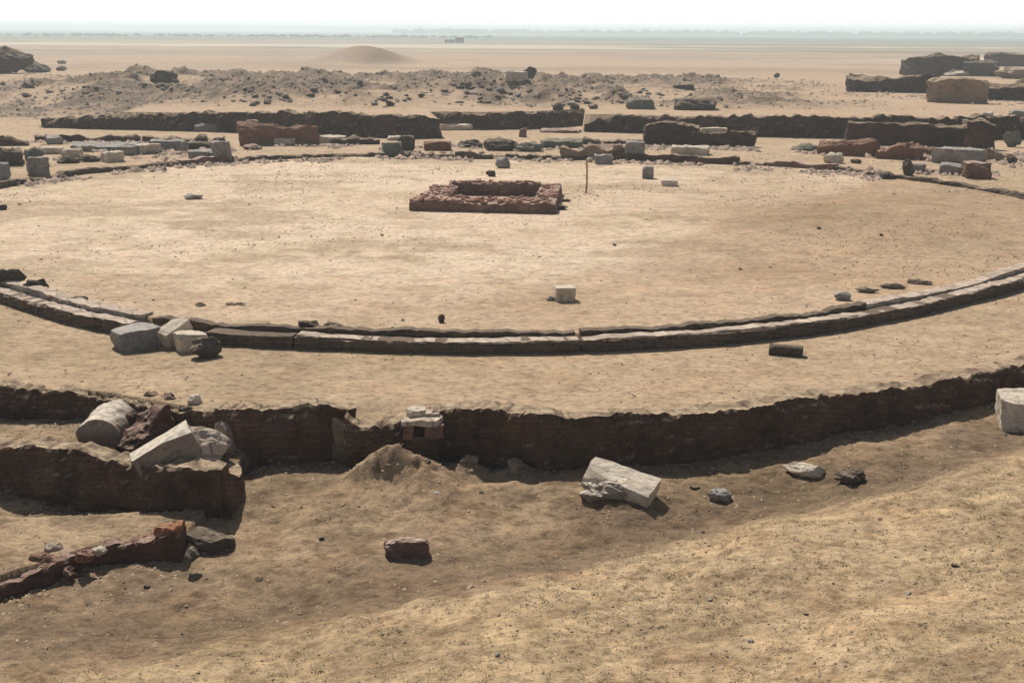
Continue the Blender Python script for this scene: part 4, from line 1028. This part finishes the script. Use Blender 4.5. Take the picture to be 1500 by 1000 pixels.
wv = .007
V = np.stack([np.stack([bx0 - wv * np.sin(a), by0 + wv * np.cos(a), bz0], -1), np.stack([bx0 + wv * np.sin(a), by0 - wv * np.cos(a), bz0], -1), np.stack([bx0 + ln * .9 * np.cos(a), by0 + ln * .9 * np.sin(a), bz0 + ln * .6], -1)], 2).reshape(-1, 3)
o = mkmesh('dry_grass', V, np.arange(n * nb * 3).reshape(-1, 3), mg); tag(o, 'short dry straw grass on the foreground bank', 'grass', kind='stuff')

# ------------------------------------------------------------------ far plain: tree belt and farm buildings
mt_, ntt, bt = newmat('far_foliage'); bt.inputs['Base Color'].default_value = (.06, .08, .05, 1)
def belt(name, r, az0, az1, h, n, seed, label, kind='stuff'):
    rg = np.random.default_rng(seed); V = []; Fq = []
    ico = np.array([[0, 0, 1], [.89, 0, .45], [.28, .85, .45], [-.72, .53, .45], [-.72, -.53, .45], [.28, -.85, .45], [.8, .5, -.3], [-.3, .8, -.3], [-.9, 0, -.3], [-.3, -.8, -.3], [.8, -.5, -.3]])
    fc = [(0, 1, 2), (0, 2, 3), (0, 3, 4), (0, 4, 5), (0, 5, 1), (1, 6, 2), (2, 7, 3), (3, 8, 4), (4, 9, 5), (5, 10, 1), (6, 7, 2), (7, 8, 3), (8, 9, 4), (9, 10, 5), (10, 6, 1)]
    for i in range(n):
        az_ = math.radians(rg.uniform(az0, az1)); rr_ = r * rg.uniform(.93, 1.07); hh = h * rg.uniform(.5, 1.15)
        c = np.array([math.sin(az_) * rr_, math.cos(az_) * rr_, hh * .35])
        q = ico * np.array([hh * 1.3, hh * 1.3, hh * .65]) * rg.uniform(.75, 1.2, (11, 1)) + c
        off = len(V) * 11; V.append(q); Fq += [tuple(a_ + off for a_ in f_) for f_ in fc]
    o = mkmesh(name, np.concatenate(V), Fq, mt_); tag(o, label, 'woodland', kind=kind); return o
belt('far_woodland', 3200, -5.5, 30, 13, 520, 1, 'bluish belt of far trees along the horizon from the centre to the right')
belt('far_woodland', 1500, -30, -1, 3.0, 240, 2, 'thin dark line of far scrub across the left plain')
# far building group
x, y, z = ground(664, 63)
e = empty('far_building', (x, y, z)); tag(e, 'tiny flat roofed building on the far plain, above the mound and right of it', 'building')
s_ = math.hypot(x, y) / F
for i, (a0, a1, hh) in enumerate(((-12, 2, 5), (3, 15, 8))):
    o = stone_mesh('wing', ((a1 - a0) * s_, 8 * s_, hh * s_), 'block', M['dark'], 950 + i, e, n=4, rough=.01); o.location = ((a0 + a1) / 2 * s_, 0, -.3)

# ------------------------------------------------------------------ haze
me = bpy.data.meshes.new('haze')
R_ = 12500; z0, z1 = -4, 21
vs = [(-R_, -R_, z0), (R_, -R_, z0), (R_, R_, z0), (-R_, R_, z0), (-R_, -R_, z1), (R_, -R_, z1), (R_, R_, z1), (-R_, R_, z1)]
me.from_pydata(vs, [], [(0, 3, 2, 1), (4, 5, 6, 7), (0, 1, 5, 4), (1, 2, 6, 5), (2, 3, 7, 6), (3, 0, 4, 7)])
hz = bpy.data.objects.new('haze', me); C.objects.link(hz); tag(hz, 'pale dusty haze over the plain', 'haze', kind='stuff')
mh = bpy.data.materials.new('haze_air'); mh.use_nodes = True; nt = mh.node_tree; nt.nodes.clear()
out = nt.nodes.new('ShaderNodeOutputMaterial'); pv = nt.nodes.new('ShaderNodeVolumePrincipled')
pv.inputs['Color'].default_value = (.84, .96, 1.0, 1); pv.inputs['Density'].default_value = .00055; pv.inputs['Anisotropy'].default_value = .25
nt.links.new(pv.outputs[0], out.inputs['Volume']); me.materials.append(mh)

# ------------------------------------------------------------------ light
SUN_EL, SUN_AZ = math.radians(50), math.radians(-24)     # azimuth from +Y, towards -X
dirv = Vector((math.sin(SUN_AZ) * math.cos(SUN_EL), math.cos(SUN_AZ) * math.cos(SUN_EL), math.sin(SUN_EL)))
sl_ = bpy.data.lights.new('sun', 'SUN'); sl_.energy = 4.7; sl_.angle = math.radians(.53); sl_.color = (1, .95, .87)
so = bpy.data.objects.new('sun', sl_); C.objects.link(so); so.rotation_euler = (-dirv).to_track_quat('-Z', 'Y').to_euler()
wd_ = bpy.data.worlds.new('World'); S.world = wd_; wd_.use_nodes = True; nt = wd_.node_tree
sky = nt.nodes.new('ShaderNodeTexSky'); sky.sky_type = 'NISHITA'; sky.sun_disc = False
sky.sun_elevation = SUN_EL; sky.sun_rotation = SUN_AZ; sky.dust_density = 3.0; sky.air_density = 1.0
tc = nt.nodes.new('ShaderNodeTexCoord'); sp = nt.nodes.new('ShaderNodeSeparateXYZ'); nt.links.new(tc.outputs['Generated'], sp.inputs[0])
rp = ramp(nt, sp.outputs[2], [(0.0, (1, 1, 1)), (.07, (.9, .9, .9)), (.2, (0, 0, 0))])
sm = mixc(nt, sky.outputs[0], (21, 21, 20.7), rp.outputs[0])     # white dust haze low over the horizon
nt.links.new(sm, nt.nodes['Background'].inputs[0]); nt.nodes['Background'].inputs[1].default_value = .055

# ------------------------------------------------------------------ camera
cd = bpy.data.cameras.new('camera'); cd.sensor_width = 36; cd.lens = 36 * F / 1500; cd.clip_end = 40000; cd.clip_start = .2
co = bpy.data.objects.new('camera', cd); C.objects.link(co)
m3 = Matrix(((RT[0], UP[0], -FWD[0]), (RT[1], UP[1], -FWD[1]), (RT[2], UP[2], -FWD[2])))
co.matrix_world = Matrix.Translation((0, 0, H)) @ m3.to_4x4(); S.camera = co
S.view_settings.view_transform = 'Standard'; S.view_settings.look = 'None'; S.view_settings.exposure = 0.14; S.view_settings.gamma = 1
S.cycles.volume_bounces = 1
